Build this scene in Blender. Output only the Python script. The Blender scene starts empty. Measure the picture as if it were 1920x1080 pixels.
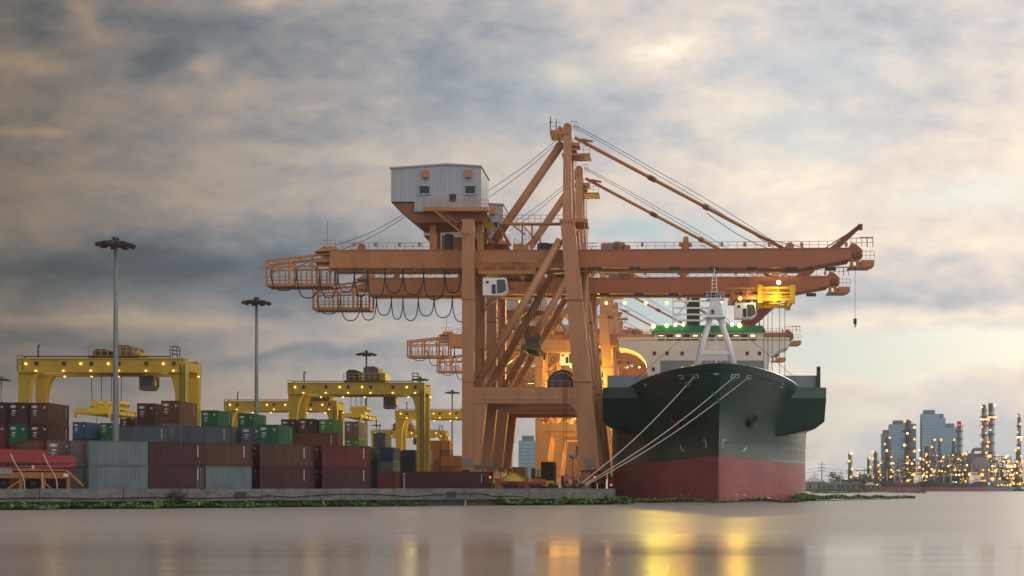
import bpy, bmesh, math, random
from mathutils import Vector, Matrix
R = math.radians
random.seed(7)
SC = bpy.context.scene
COL = SC.collection

# ------------------------------------------------------------------ camera
# level telephoto camera looking along the quay axis (+Y); lens shift frames it
F, VX, VY, CAMZ = 2400.0, 1250.0, 916.0, 2.1     # reference numbers of a 1920 px wide frame
cam_d = bpy.data.cameras.new('camera')
cam = bpy.data.objects.new('camera', cam_d); COL.objects.link(cam)
cam.location = (0, 0, CAMZ); cam.rotation_euler = (R(90), 0, 0)
cam_d.sensor_width = 36; cam_d.lens = 36 * F / 1920
cam_d.shift_x = -(VX - 960) / 1920; cam_d.shift_y = (VY - 540) / 1920
cam_d.clip_start = 1; cam_d.clip_end = 12000
SC.camera = cam
SC.view_settings.view_transform = 'Standard'; SC.view_settings.look = 'None'
SC.view_settings.exposure = 0.0; SC.view_settings.gamma = 1.0
SC.view_settings.use_curve_mapping = False
SC.cycles.max_bounces = 6; SC.cycles.diffuse_bounces = 3; SC.cycles.glossy_bounces = 4
SC.cycles.sample_clamp_indirect = 6.0

SUN_EL, SUN_AZ = 17.0, 24.0       # sun behind cloud, ahead and to the right

# ------------------------------------------------------------------ sky (world)
def build_world():
    w = bpy.data.worlds.new('World'); SC.world = w; w.use_nodes = True
    nt = w.node_tree; N = nt.nodes; L = nt.links; N.clear()
    def new(t, **k):
        n = N.new(t)
        for a, b in k.items(): setattr(n, a, b)
        return n
    def put(s, v):
        if hasattr(v, 'is_output') or isinstance(v, bpy.types.NodeSocket): L.new(v, s)
        else: s.default_value = v
    def m(op, a, b=0.0, c=0.0, clamp=False):
        n = new('ShaderNodeMath', operation=op, use_clamp=clamp)
        put(n.inputs[0], a); put(n.inputs[1], b); put(n.inputs[2], c); return n.outputs[0]
    def mix(f, a, b, mode='MIX'):
        n = new('ShaderNodeMix', data_type='RGBA', blend_type=mode)
        put(n.inputs[0], f); put(n.inputs[6], a); put(n.inputs[7], b); return n.outputs[2]
    def comb(a, b, c):
        n = new('ShaderNodeCombineXYZ'); put(n.inputs[0], a); put(n.inputs[1], b); put(n.inputs[2], c); return n.outputs[0]
    def noise(v, scale, det=5, rough=.55, dist=0.0):
        n = new('ShaderNodeTexNoise'); put(n.inputs['Vector'], v); n.inputs['Scale'].default_value = scale
        n.inputs['Detail'].default_value = det; n.inputs['Roughness'].default_value = rough
        n.inputs['Distortion'].default_value = dist; return n
    tc = new('ShaderNodeTexCoord'); sep = new('ShaderNodeSeparateXYZ'); L.new(tc.outputs['Generated'], sep.inputs[0])
    x, y, z = sep.outputs
    yy = m('MAXIMUM', m('ABSOLUTE', y), .15)
    u0 = m('DIVIDE', x, yy); w0 = m('DIVIDE', m('MAXIMUM', z, 0.0), yy)
    back = m('LESS_THAN', y, 0.0)
    u0 = m('ADD', u0, m('MULTIPLY', back, 3.0))
    # wind warp of the cloud field
    wn = noise(comb(m('MULTIPLY', u0, 7), m('MULTIPLY', w0, 14), 2.0), 1.0, 7, .55)
    ws = new('ShaderNodeSeparateColor'); L.new(wn.outputs['Color'], ws.inputs[0])
    u = m('ADD', u0, m('MULTIPLY', m('SUBTRACT', ws.outputs[0], .5), .11))
    v = m('ADD', w0, m('MULTIPLY', m('SUBTRACT', ws.outputs[1], .5), .06))
    # cloud deck seen in perspective
    zz = m('ADD', m('MAXIMUM', z, 0.0), .10)
    P = comb(m('DIVIDE', x, zz), m('MULTIPLY', m('DIVIDE', y, zz), 1.25), 4.3)
    n1 = noise(P, .8, 5, .5, .2).outputs[0]
    n2 = noise(comb(m('MULTIPLY', u0, 8), m('MULTIPLY', w0, 15), 7.7), 1.0, 10, .56).outputs[0]
    n3 = noise(comb(m('MULTIPLY', u0, 24), m('MULTIPLY', w0, 50), 3.1), 1.0, 9, .6).outputs[0]
    t = m('ADD', m('MULTIPLY', m('SUBTRACT', n1, .5), .40), m('ADD', m('MULTIPLY', m('SUBTRACT', n2, .5), .80), m('MULTIPLY', m('SUBTRACT', n3, .5), .48)))
    n4 = noise(comb(m('MULTIPLY', u0, 46), m('MULTIPLY', w0, 82), 9.3), 1.0, 8, .62).outputs[0]
    t = m('ADD', t, m('MULTIPLY', m('SUBTRACT', n4, .5), .20))
    t = m('ADD', t, .50)
    def gauss(px, py, sx, sy, a):
        du = m('MULTIPLY', m('SUBTRACT', u, (px - VX) / F), F / sx)
        dv = m('MULTIPLY', m('SUBTRACT', v, (VY - py) / F), F / sy)
        e = m('EXPONENT', m('MULTIPLY', m('ADD', m('MULTIPLY', du, du), m('MULTIPLY', dv, dv)), -1.0))
        return m('MULTIPLY', e, a)
    for g in CLOUDS:
        t = m('ADD', t, gauss(*g))
    gl = new('ShaderNodeMapRange', interpolation_type='SMOOTHSTEP'); L.new(u0, gl.inputs[0])
    gl.inputs[1].default_value = -.45; gl.inputs[2].default_value = .05; gl.inputs[3].default_value = 0; gl.inputs[4].default_value = .09
    t = m('ADD', t, gl.outputs[0])
    ramp = new('ShaderNodeValToRGB'); L.new(t, ramp.inputs[0])
    el = ramp.color_ramp.elements
    stops = [(0.0, (.13, .19, .26)), (.26, (.28, .34, .405)), (.46, (.48, .48, .50)), (.62, (.655, .59, .535)), (.80, (.82, .72, .59)), (1.0, (1.10, 1.0, .78))]
    el[0].position, el[0].color = stops[0][0], (*stops[0][1], 1)
    el[1].position, el[1].color = stops[-1][0], (*stops[-1][1], 1)
    for p, c in stops[1:-1]:
        e = el.new(p); e.color = (*c, 1)
    cloud = ramp.outputs[0]
    # clear gaps of blue between the clouds
    b = 0.0
    for g in GAPS:
        b = m('ADD', b, gauss(*g))
    b = m('MULTIPLY', b, m('ADD', .35, m('MULTIPLY', n2, 1.5)), clamp=True)
    sky = new('ShaderNodeTexSky', sky_type='NISHITA', sun_disc=False)
    sky.sun_elevation = R(SUN_EL); sky.sun_rotation = R(SUN_AZ); sky.air_density = 1.2; sky.dust_density = 2.0
    sc_ = new('ShaderNodeVectorMath', operation='SCALE'); L.new(sky.outputs[0], sc_.inputs[0]); sc_.inputs['Scale'].default_value = 0.05
    clear = mix(.25, (.36, .53, .62, 1), sc_.outputs[0])
    cl = mix(b, cloud, clear)
    cl = mix(.06, cl, sc_.outputs[0])
    # heaped clouds low on the right, with firm tops
    du = m('MULTIPLY', m('SUBTRACT', u0, .235), 1 / .125)
    env = m('EXPONENT', m('MULTIPLY', m('MULTIPLY', du, du), -1.0))
    bil = noise(comb(m('MULTIPLY', u0, 26), m('MULTIPLY', w0, 30), 1.7), 1.0, 8, .55).outputs[0]
    topw = m('ADD', m('MULTIPLY', env, .088), m('MULTIPLY', m('SUBTRACT', bil, .5), .085))
    dep = m('SUBTRACT', topw, w0)
    cm_ = new('ShaderNodeMapRange', interpolation_type='SMOOTHSTEP'); L.new(dep, cm_.inputs[0]); cm_.inputs[1].default_value = -.001; cm_.inputs[2].default_value = .010; cm_.inputs[3].default_value = 0; cm_.inputs[4].default_value = .8
    sh = new('ShaderNodeMapRange', interpolation_type='SMOOTHSTEP'); L.new(m('ADD', dep, m('MULTIPLY', m('SUBTRACT', n3, .5), .05)), sh.inputs[0]); sh.inputs[1].default_value = 0; sh.inputs[2].default_value = .05; sh.inputs[3].default_value = 0; sh.inputs[4].default_value = 1
    heap = mix(sh.outputs[0], (.74, .66, .60, 1), (.50, .54, .575, 1))
    cl = mix(m('MULTIPLY', cm_.outputs[0], m('GREATER_THAN', y, 0.0)), cl, heap)
    # cloud cover is thicker (darker, browner) to the left, thin and pale to the right
    g = new('ShaderNodeMapRange', interpolation_type='SMOOTHSTEP'); L.new(u0, g.inputs[0])
    g.inputs[1].default_value = -.62; g.inputs[2].default_value = .10
    g.inputs[3].default_value = 0; g.inputs[4].default_value = 1
    thick = mix(g.outputs[0], (.385, .305, .228, 1), (1.235, 1.225, 1.225, 1))
    g2 = new('ShaderNodeMapRange', interpolation_type='SMOOTHSTEP'); L.new(x, g2.inputs[0])
    g2.inputs[1].default_value = -.8; g2.inputs[2].default_value = .9
    rear = mix(g2.outputs[0], (.50, .50, .52, 1), (2.0, 2.03, 2.1, 1))
    thick = mix(back, thick, rear)
    cl = mix(1.0, cl, thick, 'MULTIPLY')
    bg = new('ShaderNodeBackground'); L.new(cl, bg.inputs[0]); bg.inputs[1].default_value = 1.0
    out = new('ShaderNodeOutputWorld'); L.new(bg.outputs[0], out.inputs[0])
# soft cloud masses: azimuth/elevation (in frame numbers), width, height, lighter(+)/darker(-)
CLOUDS = [(250, 500, 420, 48, -.50), (640, 570, 260, 36, -.30), (560, 660, 200, 26, -.30), (150, 640, 220, 18, -.18),
 (200, 597, 330, 13, .34), (520, 640, 120, 12, .18), (80, 40, 95, 40, -.36), (265, 115, 85, 42, -.42), (430, 50, 170, 50, -.26),
 (170, 48, 40, 34, .34), (330, 118, 50, 26, .30), (40, 118, 90, 22, .26), (490, 5, 40, 16, .28), (620, 285, 200, 20, .26), (75, 258, 70, 12, .26), (100, 330, 300, 60, -.06), (350, 200, 260, 40, .08),
 (760, 110, 260, 90, -.16), (1000, 70, 200, 60, -.10), (700, 445, 200, 60, -.14), (1290, 106, 80, 36, .30), (1225, 105, 90, 40, .18), (1050, 155, 45, 26, .28), (1410, 210, 110, 34, .20),
 (1325, 240, 60, 18, .16), (1380, 265, 60, 20, .2), (1560, 180, 220, 70, -.10), (1600, 60, 300, 50, -.06), (1600, 420, 330, 60, .08), (1760, 590, 260, 14, .22), (1640, 560, 260, 14, -.12),
 (1180, 300, 240, 90, .05), (1700, 690, 70, 30, .22), (1830, 760, 120, 36, .22), (1600, 780, 120, 30, .04), (1750, 480, 220, 16, -.10), (1450, 330, 200, 50, .08), (1800, 300, 240, 60, .02)]
GAPS = [(1185, 430, 90, 30, .9), (1335, 448, 45, 26, .8), (1640, 655, 220, 40, 1.25), (1850, 640, 150, 32, 1.1), (1210, 560, 170, 46, 1.3), (1720, 720, 90, 30, .4), (1640, 800, 230, 50, 1.1), (1500, 250, 160, 40, .4), (1860, 370, 140, 36, .6), (1550, 120, 180, 60, .4), (1000, 180, 200, 60, .3), (620, 283, 170, 14, .35), (180, 592, 220, 9, .35)]
build_world()

sun_d = bpy.data.lights.new('sun', 'SUN'); sun = bpy.data.objects.new('sun', sun_d); COL.objects.link(sun)
sun_d.energy = 0.6; sun_d.angle = R(14); sun_d.color = (1.0, .86, .68)
sd = Vector((math.sin(R(SUN_AZ)) * math.cos(R(SUN_EL)), math.cos(R(SUN_AZ)) * math.cos(R(SUN_EL)), math.sin(R(SUN_EL))))
sun.rotation_euler = sd.to_track_quat('Z', 'Y').to_euler()

# ------------------------------------------------------------------ helpers
def X(px, d): return (px - VX) / F * d
def Z(py, d): return CAMZ + (VY - py) / F * d

def pmat(name, col, rough=.5, var=.18, scale=.6, metal=0.0, rust=0.0, spec=.5, streak=1.0, bump=0.0):
    """painted / weathered surface: base colour with mottling and rust or dirt of its own"""
    mt = bpy.data.materials.new(name); mt.use_nodes = True
    nt = mt.node_tree; N = nt.nodes; L = nt.links; bs = N['Principled BSDF']
    tc = N.new('ShaderNodeTexCoord'); mp = N.new('ShaderNodeMapping'); L.new(tc.outputs['Object'], mp.inputs[0])
    mp.inputs['Scale'].default_value = (1, 1, 1 / max(streak, .01))
    n = N.new('ShaderNodeTexNoise'); L.new(mp.outputs[0], n.inputs['Vector']); n.inputs['Scale'].default_value = scale
    n.inputs['Detail'].default_value = 7; n.inputs['Roughness'].default_value = .62
    r = N.new('ShaderNodeMapRange'); L.new(n.outputs[0], r.inputs[0]); r.inputs[1].default_value = .25; r.inputs[2].default_value = .75
    r.inputs[3].default_value = 1 - var; r.inputs[4].default_value = 1 + var
    mx = N.new('ShaderNodeVectorMath'); mx.operation = 'SCALE'; mx.inputs[0].default_value = col; L.new(r.outputs[0], mx.inputs['Scale'])
    out = mx.outputs[0]
    if rust:
        n2 = N.new('ShaderNodeTexNoise'); L.new(mp.outputs[0], n2.inputs['Vector']); n2.inputs['Scale'].default_value = scale * 3.1
        n2.inputs['Detail'].default_value = 9; n2.inputs['Roughness'].default_value = .7
        rr = N.new('ShaderNodeMapRange'); L.new(n2.outputs[0], rr.inputs[0]); rr.inputs[1].default_value = .56; rr.inputs[2].default_value = .74
        rr.inputs[3].default_value = 0; rr.inputs[4].default_value = rust
        m2 = N.new('ShaderNodeMix'); m2.data_type = 'RGBA'; L.new(rr.outputs[0], m2.inputs[0]); L.new(out, m2.inputs[6]); m2.inputs[7].default_value = (.075, .04, .025, 1)
        out = m2.outputs[2]
    L.new(out, bs.inputs['Base Color'])
    bs.inputs['Roughness'].default_value = rough; bs.inputs['Metallic'].default_value = metal
    bs.inputs['Specular IOR Level'].default_value = spec
    if bump:
        b = N.new('ShaderNodeBump'); b.inputs['Strength'].default_value = bump; b.inputs['Distance'].default_value = .05
        L.new(n.outputs[0], b.inputs['Height']); L.new(b.outputs[0], bs.inputs['Normal'])
    return mt
def emat(name, col, s):
    mt = bpy.data.materials.new(name); mt.use_nodes = True
    bs = mt.node_tree.nodes['Principled BSDF']; bs.inputs['Base Color'].default_value = (*col, 1)
    bs.inputs['Emission Color'].default_value = (*col, 1); bs.inputs['Emission Strength'].default_value = s
    return mt

class MB:
    def __init__(s): s.v = []; s.f = []; s.sm = False
    def add(s, vs, fs):
        o = len(s.v); s.v += [tuple(p) for p in vs]; s.f += [tuple(i + o for i in f) for f in fs]; return s
    def box(s, a, b):
        x0, y0, z0 = a; x1, y1, z1 = b
        return s.add([(x0, y0, z0), (x1, y0, z0), (x1, y1, z0), (x0, y1, z0), (x0, y0, z1), (x1, y0, z1), (x1, y1, z1), (x0, y1, z1)],
                     [(0, 3, 2, 1), (4, 5, 6, 7), (0, 1, 5, 4), (1, 2, 6, 5), (2, 3, 7, 6), (3, 0, 4, 7)])
    def cbox(s, c, d): return s.box([c[i] - d[i] / 2 for i in range(3)], [c[i] + d[i] / 2 for i in range(3)])
    def bar(s, p, q, w, h=None, w2=None, h2=None, up=(0, 0, 1)):
        """rectangular bar p->q; w across, h along 'up'"""
        h = h or w; w2 = w2 or w; h2 = h2 or h
        p = Vector(p); q = Vector(q); d = (q - p).normalized(); up = Vector(up)
        if abs(d.dot(up)) > .98: up = Vector((0, 1, 0))
        a = d.cross(up).normalized(); b = a.cross(d)
        vs = []
        for c, ww, hh in ((p, w, h), (q, w2, h2)):
            for i, j in ((-1, -1), (1, -1), (1, 1), (-1, 1)): vs.append(c + a * (i * ww / 2) + b * (j * hh / 2))
        return s.add(vs, [(0, 1, 2, 3), (7, 6, 5, 4), (0, 4, 5, 1), (1, 5, 6, 2), (2, 6, 7, 3), (3, 7, 4, 0)])
    def tube(s, pts, r, n=8, r2=None, cap=True):
        pts = [Vector(p) for p in pts]; k = len(pts); vs = []; fs = []
        for i, p in enumerate(pts):
            d = (pts[min(i + 1, k - 1)] - pts[max(i - 1, 0)]).normalized()
            up = Vector((0, 0, 1)) if abs(d.z) < .9 else Vector((0, 1, 0))
            a = d.cross(up).normalized(); b = a.cross(d)
            rr = r if r2 is None else r + (r2 - r) * i / max(k - 1, 1)
            for j in range(n):
                t = 2 * math.pi * j / n; vs.append(p + a * (rr * math.cos(t)) + b * (rr * math.sin(t)))
        for i in range(k - 1):
            for j in range(n): fs.append((i * n + j, i * n + (j + 1) % n, (i + 1) * n + (j + 1) % n, (i + 1) * n + j))
        if cap: fs.append(tuple(range(n - 1, -1, -1))); fs.append(tuple((k - 1) * n + j for j in range(n)))
        return s.add(vs, fs)
    def lathe(s, prof, c=(0, 0, 0), n=12):
        vs = []; fs = []; k = len(prof)
        for r, z in prof:
            for j in range(n):
                t = 2 * math.pi * j / n; vs.append((c[0] + r * math.cos(t), c[1] + r * math.sin(t), c[2] + z))
        for i in range(k - 1):
            for j in range(n): fs.append((i * n + j, i * n + (j + 1) % n, (i + 1) * n + (j + 1) % n, (i + 1) * n + j))
        fs.append(tuple(range(n - 1, -1, -1))); fs.append(tuple((k - 1) * n + j for j in range(n)))
        return s.add(vs, fs)
    def prism(s, poly, y0, y1):
        """(x,z) polygon extruded along y"""
        n = len(poly); vs = [(a, y0, b) for a, b in poly] + [(a, y1, b) for a, b in poly]
        return s.add(vs, [tuple(range(n)), tuple(range(2 * n - 1, n - 1, -1))] + [(i, n + i, n + (i + 1) % n, (i + 1) % n) for i in range(n)])
    def ball(s, c, r, n=8, m=5, sq=1.0):
        return s.lathe([(max(r * math.sin(math.pi * i / m), .001), -r * sq * math.cos(math.pi * i / m)) for i in range(m + 1)], c, n)
    def rail(s, p, q, h=1.1, step=1.5, t=.07):
        """a guard rail from p to q: posts, knee rail, top rail"""
        p = Vector(p); q = Vector(q); L_ = (q - p).length; k = max(1, round(L_ / step)); up = Vector((0, 0, h))
        for i in range(k + 1):
            c = p.lerp(q, i / k); s.bar(c, c + up, t)
        s.bar(p + up, q + up, t); s.bar(p + up * .5, q + up * .5, t * .8); return s
    def mesh(s, name, mat):
        me = bpy.data.meshes.new(name); me.from_pydata(s.v, [], s.f); me.update()
        bm = bmesh.new(); bm.from_mesh(me); bmesh.ops.recalc_face_normals(bm, faces=bm.faces); bm.to_mesh(me); bm.free()
        if mat: me.materials.append(mat)
        if s.sm:
            for p in me.polygons: p.use_smooth = True
        return me
    def build(s, name, mat, parent=None, loc=(0, 0, 0), smooth=False):
        s.sm = smooth
        o = bpy.data.objects.new(name, s.mesh(name, mat)); COL.objects.link(o)
        o.location = loc
        if parent: o.parent = parent
        return o
def thing(name, label, cat, loc=(0, 0, 0), rz=0.0, group=None):
    o = bpy.data.objects.new(name, None); COL.objects.link(o); o.empty_display_size = .3
    o.location = loc; o.rotation_euler = (0, 0, rz)
    return tag(o, label, cat, group)
def tag(o, label, cat, group=None):
    o['label'] = label; o['category'] = cat
    if group: o['group'] = group
    return o
def struct(o, kind='structure'): o['kind'] = kind; return o
def copy_tree(o, parent=None):
    c = o.copy(); COL.objects.link(c); c.parent = parent
    for ch in list(o.children): copy_tree(ch, c)
    return c
def relabel(o, label, cat=None, group=None):
    o['label'] = label
    if group: o['group'] = group
    return o
def lamp(name, loc, col, watt, parent, r=.3):
    d = bpy.data.lights.new(name, 'POINT'); d.energy = watt; d.color = col; d.shadow_soft_size = r
    o = bpy.data.objects.new(name, d); COL.objects.link(o); o.location = loc; o.parent = parent; return o

# ------------------------------------------------------------------ materials
M = {}
M['orange'] = pmat('crane_orange', (.46, .19, .072), .5, .18, .3, rust=.6, streak=4)
M['orange2'] = pmat('crane_orange_pale', (.45, .21, .10), .5, .16, .35, rust=.5, streak=5)
M['orange_d'] = pmat('crane_orange_dark', (.26, .10, .045), .6, .15, .5)
M['yellow'] = pmat('gantry_yellow', (.46, .31, .025), .5, .14, .4, rust=.3, streak=4)
M['dark'] = pmat('dark_steel', (.035, .035, .04), .6, .2)
M['cable'] = pmat('black_cable', (.02, .02, .024), .5, .1)
M['steel'] = pmat('galvanised_steel', (.20, .22, .24), .45, .15, metal=.3)
M['grey'] = pmat('light_grey_cladding', (.37, .41, .47), .55, .06, .4, rust=.08, streak=5)
M['white'] = pmat('white_paint', (.82, .82, .84), .4, .05, .4, rust=.06, streak=4)
M['glass'] = pmat('dark_glass', (.02, .028, .035), .08, .05)
M['hull_green'] = pmat('green_hull_paint', (.003, .054, .042), .30, .30, .16, rust=.14, streak=7, spec=.7)
M['hull_red'] = pmat('red_antifouling', (.34, .092, .102), .5, .26, .18, rust=.35, streak=.7)
M['ship_grey'] = pmat('ship_grey_paint', (.22, .25, .29), .5, .08, .3)
M['roof_green'] = pmat('green_roof_paint', (.02, .21, .10), .5, .1)
M['red_jib'] = pmat('dark_red_paint', (.20, .035, .04), .5, .12)
M['rope'] = pmat('pale_rope', (.50, .47, .42), .9, .1)
M['conc'] = pmat('weathered_concrete', (.16, .165, .155), .9, .55, .9, rust=.55, streak=.6, bump=.5)
M['conc_d'] = pmat('wet_dark_concrete', (.085, .085, .078), .9, .35, 1.2, bump=.5)
M['lamp_warm'] = emat('sodium_lamp', (1.0, .58, .14), 3.2)
M['lamp_red'] = emat('red_beacon', (1.0, .07, .04), 2.5)
M['lamp_white'] = emat('white_lamp', (1.0, .82, .42), 6)
M['lamp_green'] = emat('greenish_deck_lamp', (1.0, .88, .20), 7)
WARM = (1.0, .74, .11)
for nm in ('hull_green', 'hull_red'):                 # welded shell plating: faint seams and slightly dished plates
    nt = M[nm].node_tree; N = nt.nodes; L = nt.links; bs = N['Principled BSDF']
    tc = N.new('ShaderNodeTexCoord'); sx = N.new('ShaderNodeSeparateXYZ'); L.new(tc.outputs['Object'], sx.inputs[0]); cx = N.new('ShaderNodeCombineXYZ')
    ad = N.new('ShaderNodeMath'); ad.operation = 'ABSOLUTE'; L.new(sx.outputs[0], ad.inputs[0]); a2 = N.new('ShaderNodeMath'); L.new(ad.outputs[0], a2.inputs[0]); L.new(sx.outputs[1], a2.inputs[1])
    L.new(a2.outputs[0], cx.inputs[0]); L.new(sx.outputs[2], cx.inputs[1])
    br = N.new('ShaderNodeTexBrick'); L.new(cx.outputs[0], br.inputs['Vector']); br.inputs['Scale'].default_value = 1; br.inputs['Brick Width'].default_value = 7.5; br.inputs['Row Height'].default_value = 2.3
    br.inputs['Mortar Size'].default_value = .05; br.inputs['Mortar Smooth'].default_value = .8
    nz = N.new('ShaderNodeTexNoise'); L.new(tc.outputs['Object'], nz.inputs['Vector']); nz.inputs['Scale'].default_value = .45; nz.inputs['Detail'].default_value = 2
    mm = N.new('ShaderNodeMath'); mm.operation = 'MULTIPLY_ADD'; L.new(br.outputs['Fac'], mm.inputs[0]); mm.inputs[1].default_value = -.6; L.new(nz.outputs[0], mm.inputs[2])
    bp = N.new('ShaderNodeBump'); bp.inputs['Strength'].default_value = .55; bp.inputs['Distance'].default_value = .10; L.new(mm.outputs[0], bp.inputs['Height']); L.new(bp.outputs[0], bs.inputs['Normal'])
# ------------------------------------------------------------------ setting: water, quay apron, far bank ground
def water_mat():
    mt = bpy.data.materials.new('river_water'); mt.use_nodes = True
    nt = mt.node_tree; N = nt.nodes; L = nt.links; bs = N['Principled BSDF']
    bs.inputs['Base Color'].default_value = (.32, .295, .285, 1); bs.inputs['Roughness'].default_value = .2
    bs.inputs['IOR'].default_value = 1.33
    tc = N.new('ShaderNodeTexCoord'); mp = N.new('ShaderNodeMapping'); L.new(tc.outputs['Object'], mp.inputs[0]); mp.inputs['Scale'].default_value = (.012, .05, 1)
    n = N.new('ShaderNodeTexNoise'); L.new(mp.outputs[0], n.inputs['Vector']); n.inputs['Scale'].default_value = 1; n.inputs['Detail'].default_value = 6
    r = N.new('ShaderNodeMapRange'); L.new(n.outputs[0], r.inputs[0]); r.inputs[1].default_value = .3; r.inputs[2].default_value = .7
    r.inputs[3].default_value = -.04; r.inputs[4].default_value = .05
    # glassy calm water near the viewer, finely ruffled towards the berth
    sx = N.new('ShaderNodeSeparateXYZ'); L.new(tc.outputs['Object'], sx.inputs[0]); r2 = N.new('ShaderNodeMapRange'); r2.interpolation_type = 'SMOOTHSTEP'; L.new(sx.outputs[1], r2.inputs[0])
    r2.inputs[1].default_value = 40; r2.inputs[2].default_value = 70; r2.inputs[3].default_value = .15; r2.inputs[4].default_value = .34
    sm_ = N.new('ShaderNodeMath'); L.new(r.outputs[0], sm_.inputs[0]); L.new(r2.outputs[0], sm_.inputs[1]); L.new(sm_.outputs[0], bs.inputs['Roughness'])
    mp2 = N.new('ShaderNodeMapping'); L.new(tc.outputs['Object'], mp2.inputs[0]); mp2.inputs['Scale'].default_value = (.05, .35, 1)
    n2 = N.new('ShaderNodeTexNoise'); L.new(mp2.outputs[0], n2.inputs['Vector']); n2.inputs['Scale'].default_value = 1; n2.inputs['Detail'].default_value = 4
    b = N.new('ShaderNodeBump'); b.inputs['Strength'].default_value = .12; b.inputs['Distance'].default_value = .25
    L.new(n2.outputs[0], b.inputs['Height']); L.new(b.outputs[0], bs.inputs['Normal'])
    return mt
g = MB(); g.add([(-2600, -100, 0), (2600, -100, 0), (2600, 2600, 0), (-2600, 2600, 0)], [(0, 1, 2, 3)])
struct(g.build('river_water', water_mat()))

QE = Vector((math.cos(R(36)), math.sin(R(36)), 0)); QN = Vector((math.sin(R(36)), -math.cos(R(36)), 0))  # along / out of the quay wall
W0 = Vector((-57, 134, 0)); LEN0, LEN1 = -50.0, 61.7
A0 = W0 + QE * LEN0; A1 = W0 + QE * LEN1
M['apron'] = pmat('apron_concrete', (.16, .155, .145), .9, .25, .1)
ap = MB(); P_ = [(A0.x, A0.y), (A1.x, A1.y), (-10.6, 200), (-11.6, 470), (-330, 900), (-420, 300)]
ap.add([(x, y, 2.0) for x, y in P_] + [(x, y, -2) for x, y in P_], [tuple(range(6))] + [(i, i + 6, (i + 1) % 6 + 6, (i + 1) % 6) for i in range(6)])
struct(ap.build('quay_apron', M['apron']))

def quay_wall():
    t = thing('quay_wall', 'weathered grey concrete quay wall along the water in front of the containers', 'quay wall', (W0.x, W0.y, 0), R(36))
    k = MB(); s = LEN0
    while s < LEN1 - .1:                                   # cast in lengths with open joints, each slightly off line
        e = min(s + random.choice((6.5, 8, 9.2)), LEN1); dz = random.uniform(-.03, .02)
        k.box((s + .03, -.55, .82), (e - .03, 1.6, 2.10 + dz)); s = e
    k.build('coping', M['conc'], t)
    k = MB(); k.box((LEN0, -.15, -1.5), (LEN1, -.02, .80))
    k.build('lower_wall', M['conc_d'], t)
    for s in range(-44, 60, 9):
        if s % 2 == 0: MB().box((s, -.62, .30), (s + 1.5 + (s % 4) * .3, -.16, .74)).build('fender_block', M['dark'], t)
        MB().tube([(s + 2.6, -.5, -.3), (s + 2.6, -.5, .74)], .10, 6).build('stub_pile', M['rope'], t)
    k = MB(); k.box((LEN0, -.72, .76), (LEN1, -.16, .815)); k.build('ledge', M['conc'], t)
    pts = []
    for i in range(130):
        s = LEN0 + (LEN1 - LEN0 - 14) * i / 129
        z = 1.12 + (.36 * abs(math.sin((s - 18) * .22)) if 15 < s < 43 else .06 * math.sin(s * .6))
        pts.append((s, -.62, z))
    MB().tube(pts, .055, 5).build('hose', M['cable'], t)
    for s in (-16.5, 11.5, 37): MB().box((s, -.60, 1.0), (s + 1.3, -.552, 1.75)).build('dark_patch_recess', M['dark'], t)
    return t
quay_wall()
def side_quay():
    t = thing('berth_wall', 'dark concrete berth wall beside the hull of the moored green ship', 'quay wall', (-8.6, 184, 0))
    k = MB(); k.add([(1.3, -13.7, -1), (-2.2, 16, -1), (-3.2, 280, -1), (1.3, -13.7, 2.05), (-2.2, 16, 2.05), (-3.2, 280, 2.05), (.2, -13.2, 2.05), (-3.2, 16, 2.05), (-4.2, 280, 2.05)],
          [(0, 1, 4, 3), (1, 2, 5, 4), (3, 4, 7, 6), (4, 5, 8, 7)])
    k.build('wall_face', M['conc_d'], t)
    for i in range(4):
        MB().box((-8 + i * 2.4, -15.2 + i * 1.3, -1), (-7.4 + i * 2.4, -14.6 + i * 1.3, 1.9)).build('timber_fender', M['dark'], t)
    MB().bar((-8, -15.5, 1.5), (1.4, -10.6, 1.5), .3, .5).build('fender_rail', M['dark'], t)
    MB().bar((-8, -15.6, .75), (1.4, -10.7, .75), .25, .3).build('fender_rail', M['dark'], t)
    return t
side_quay()

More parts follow.
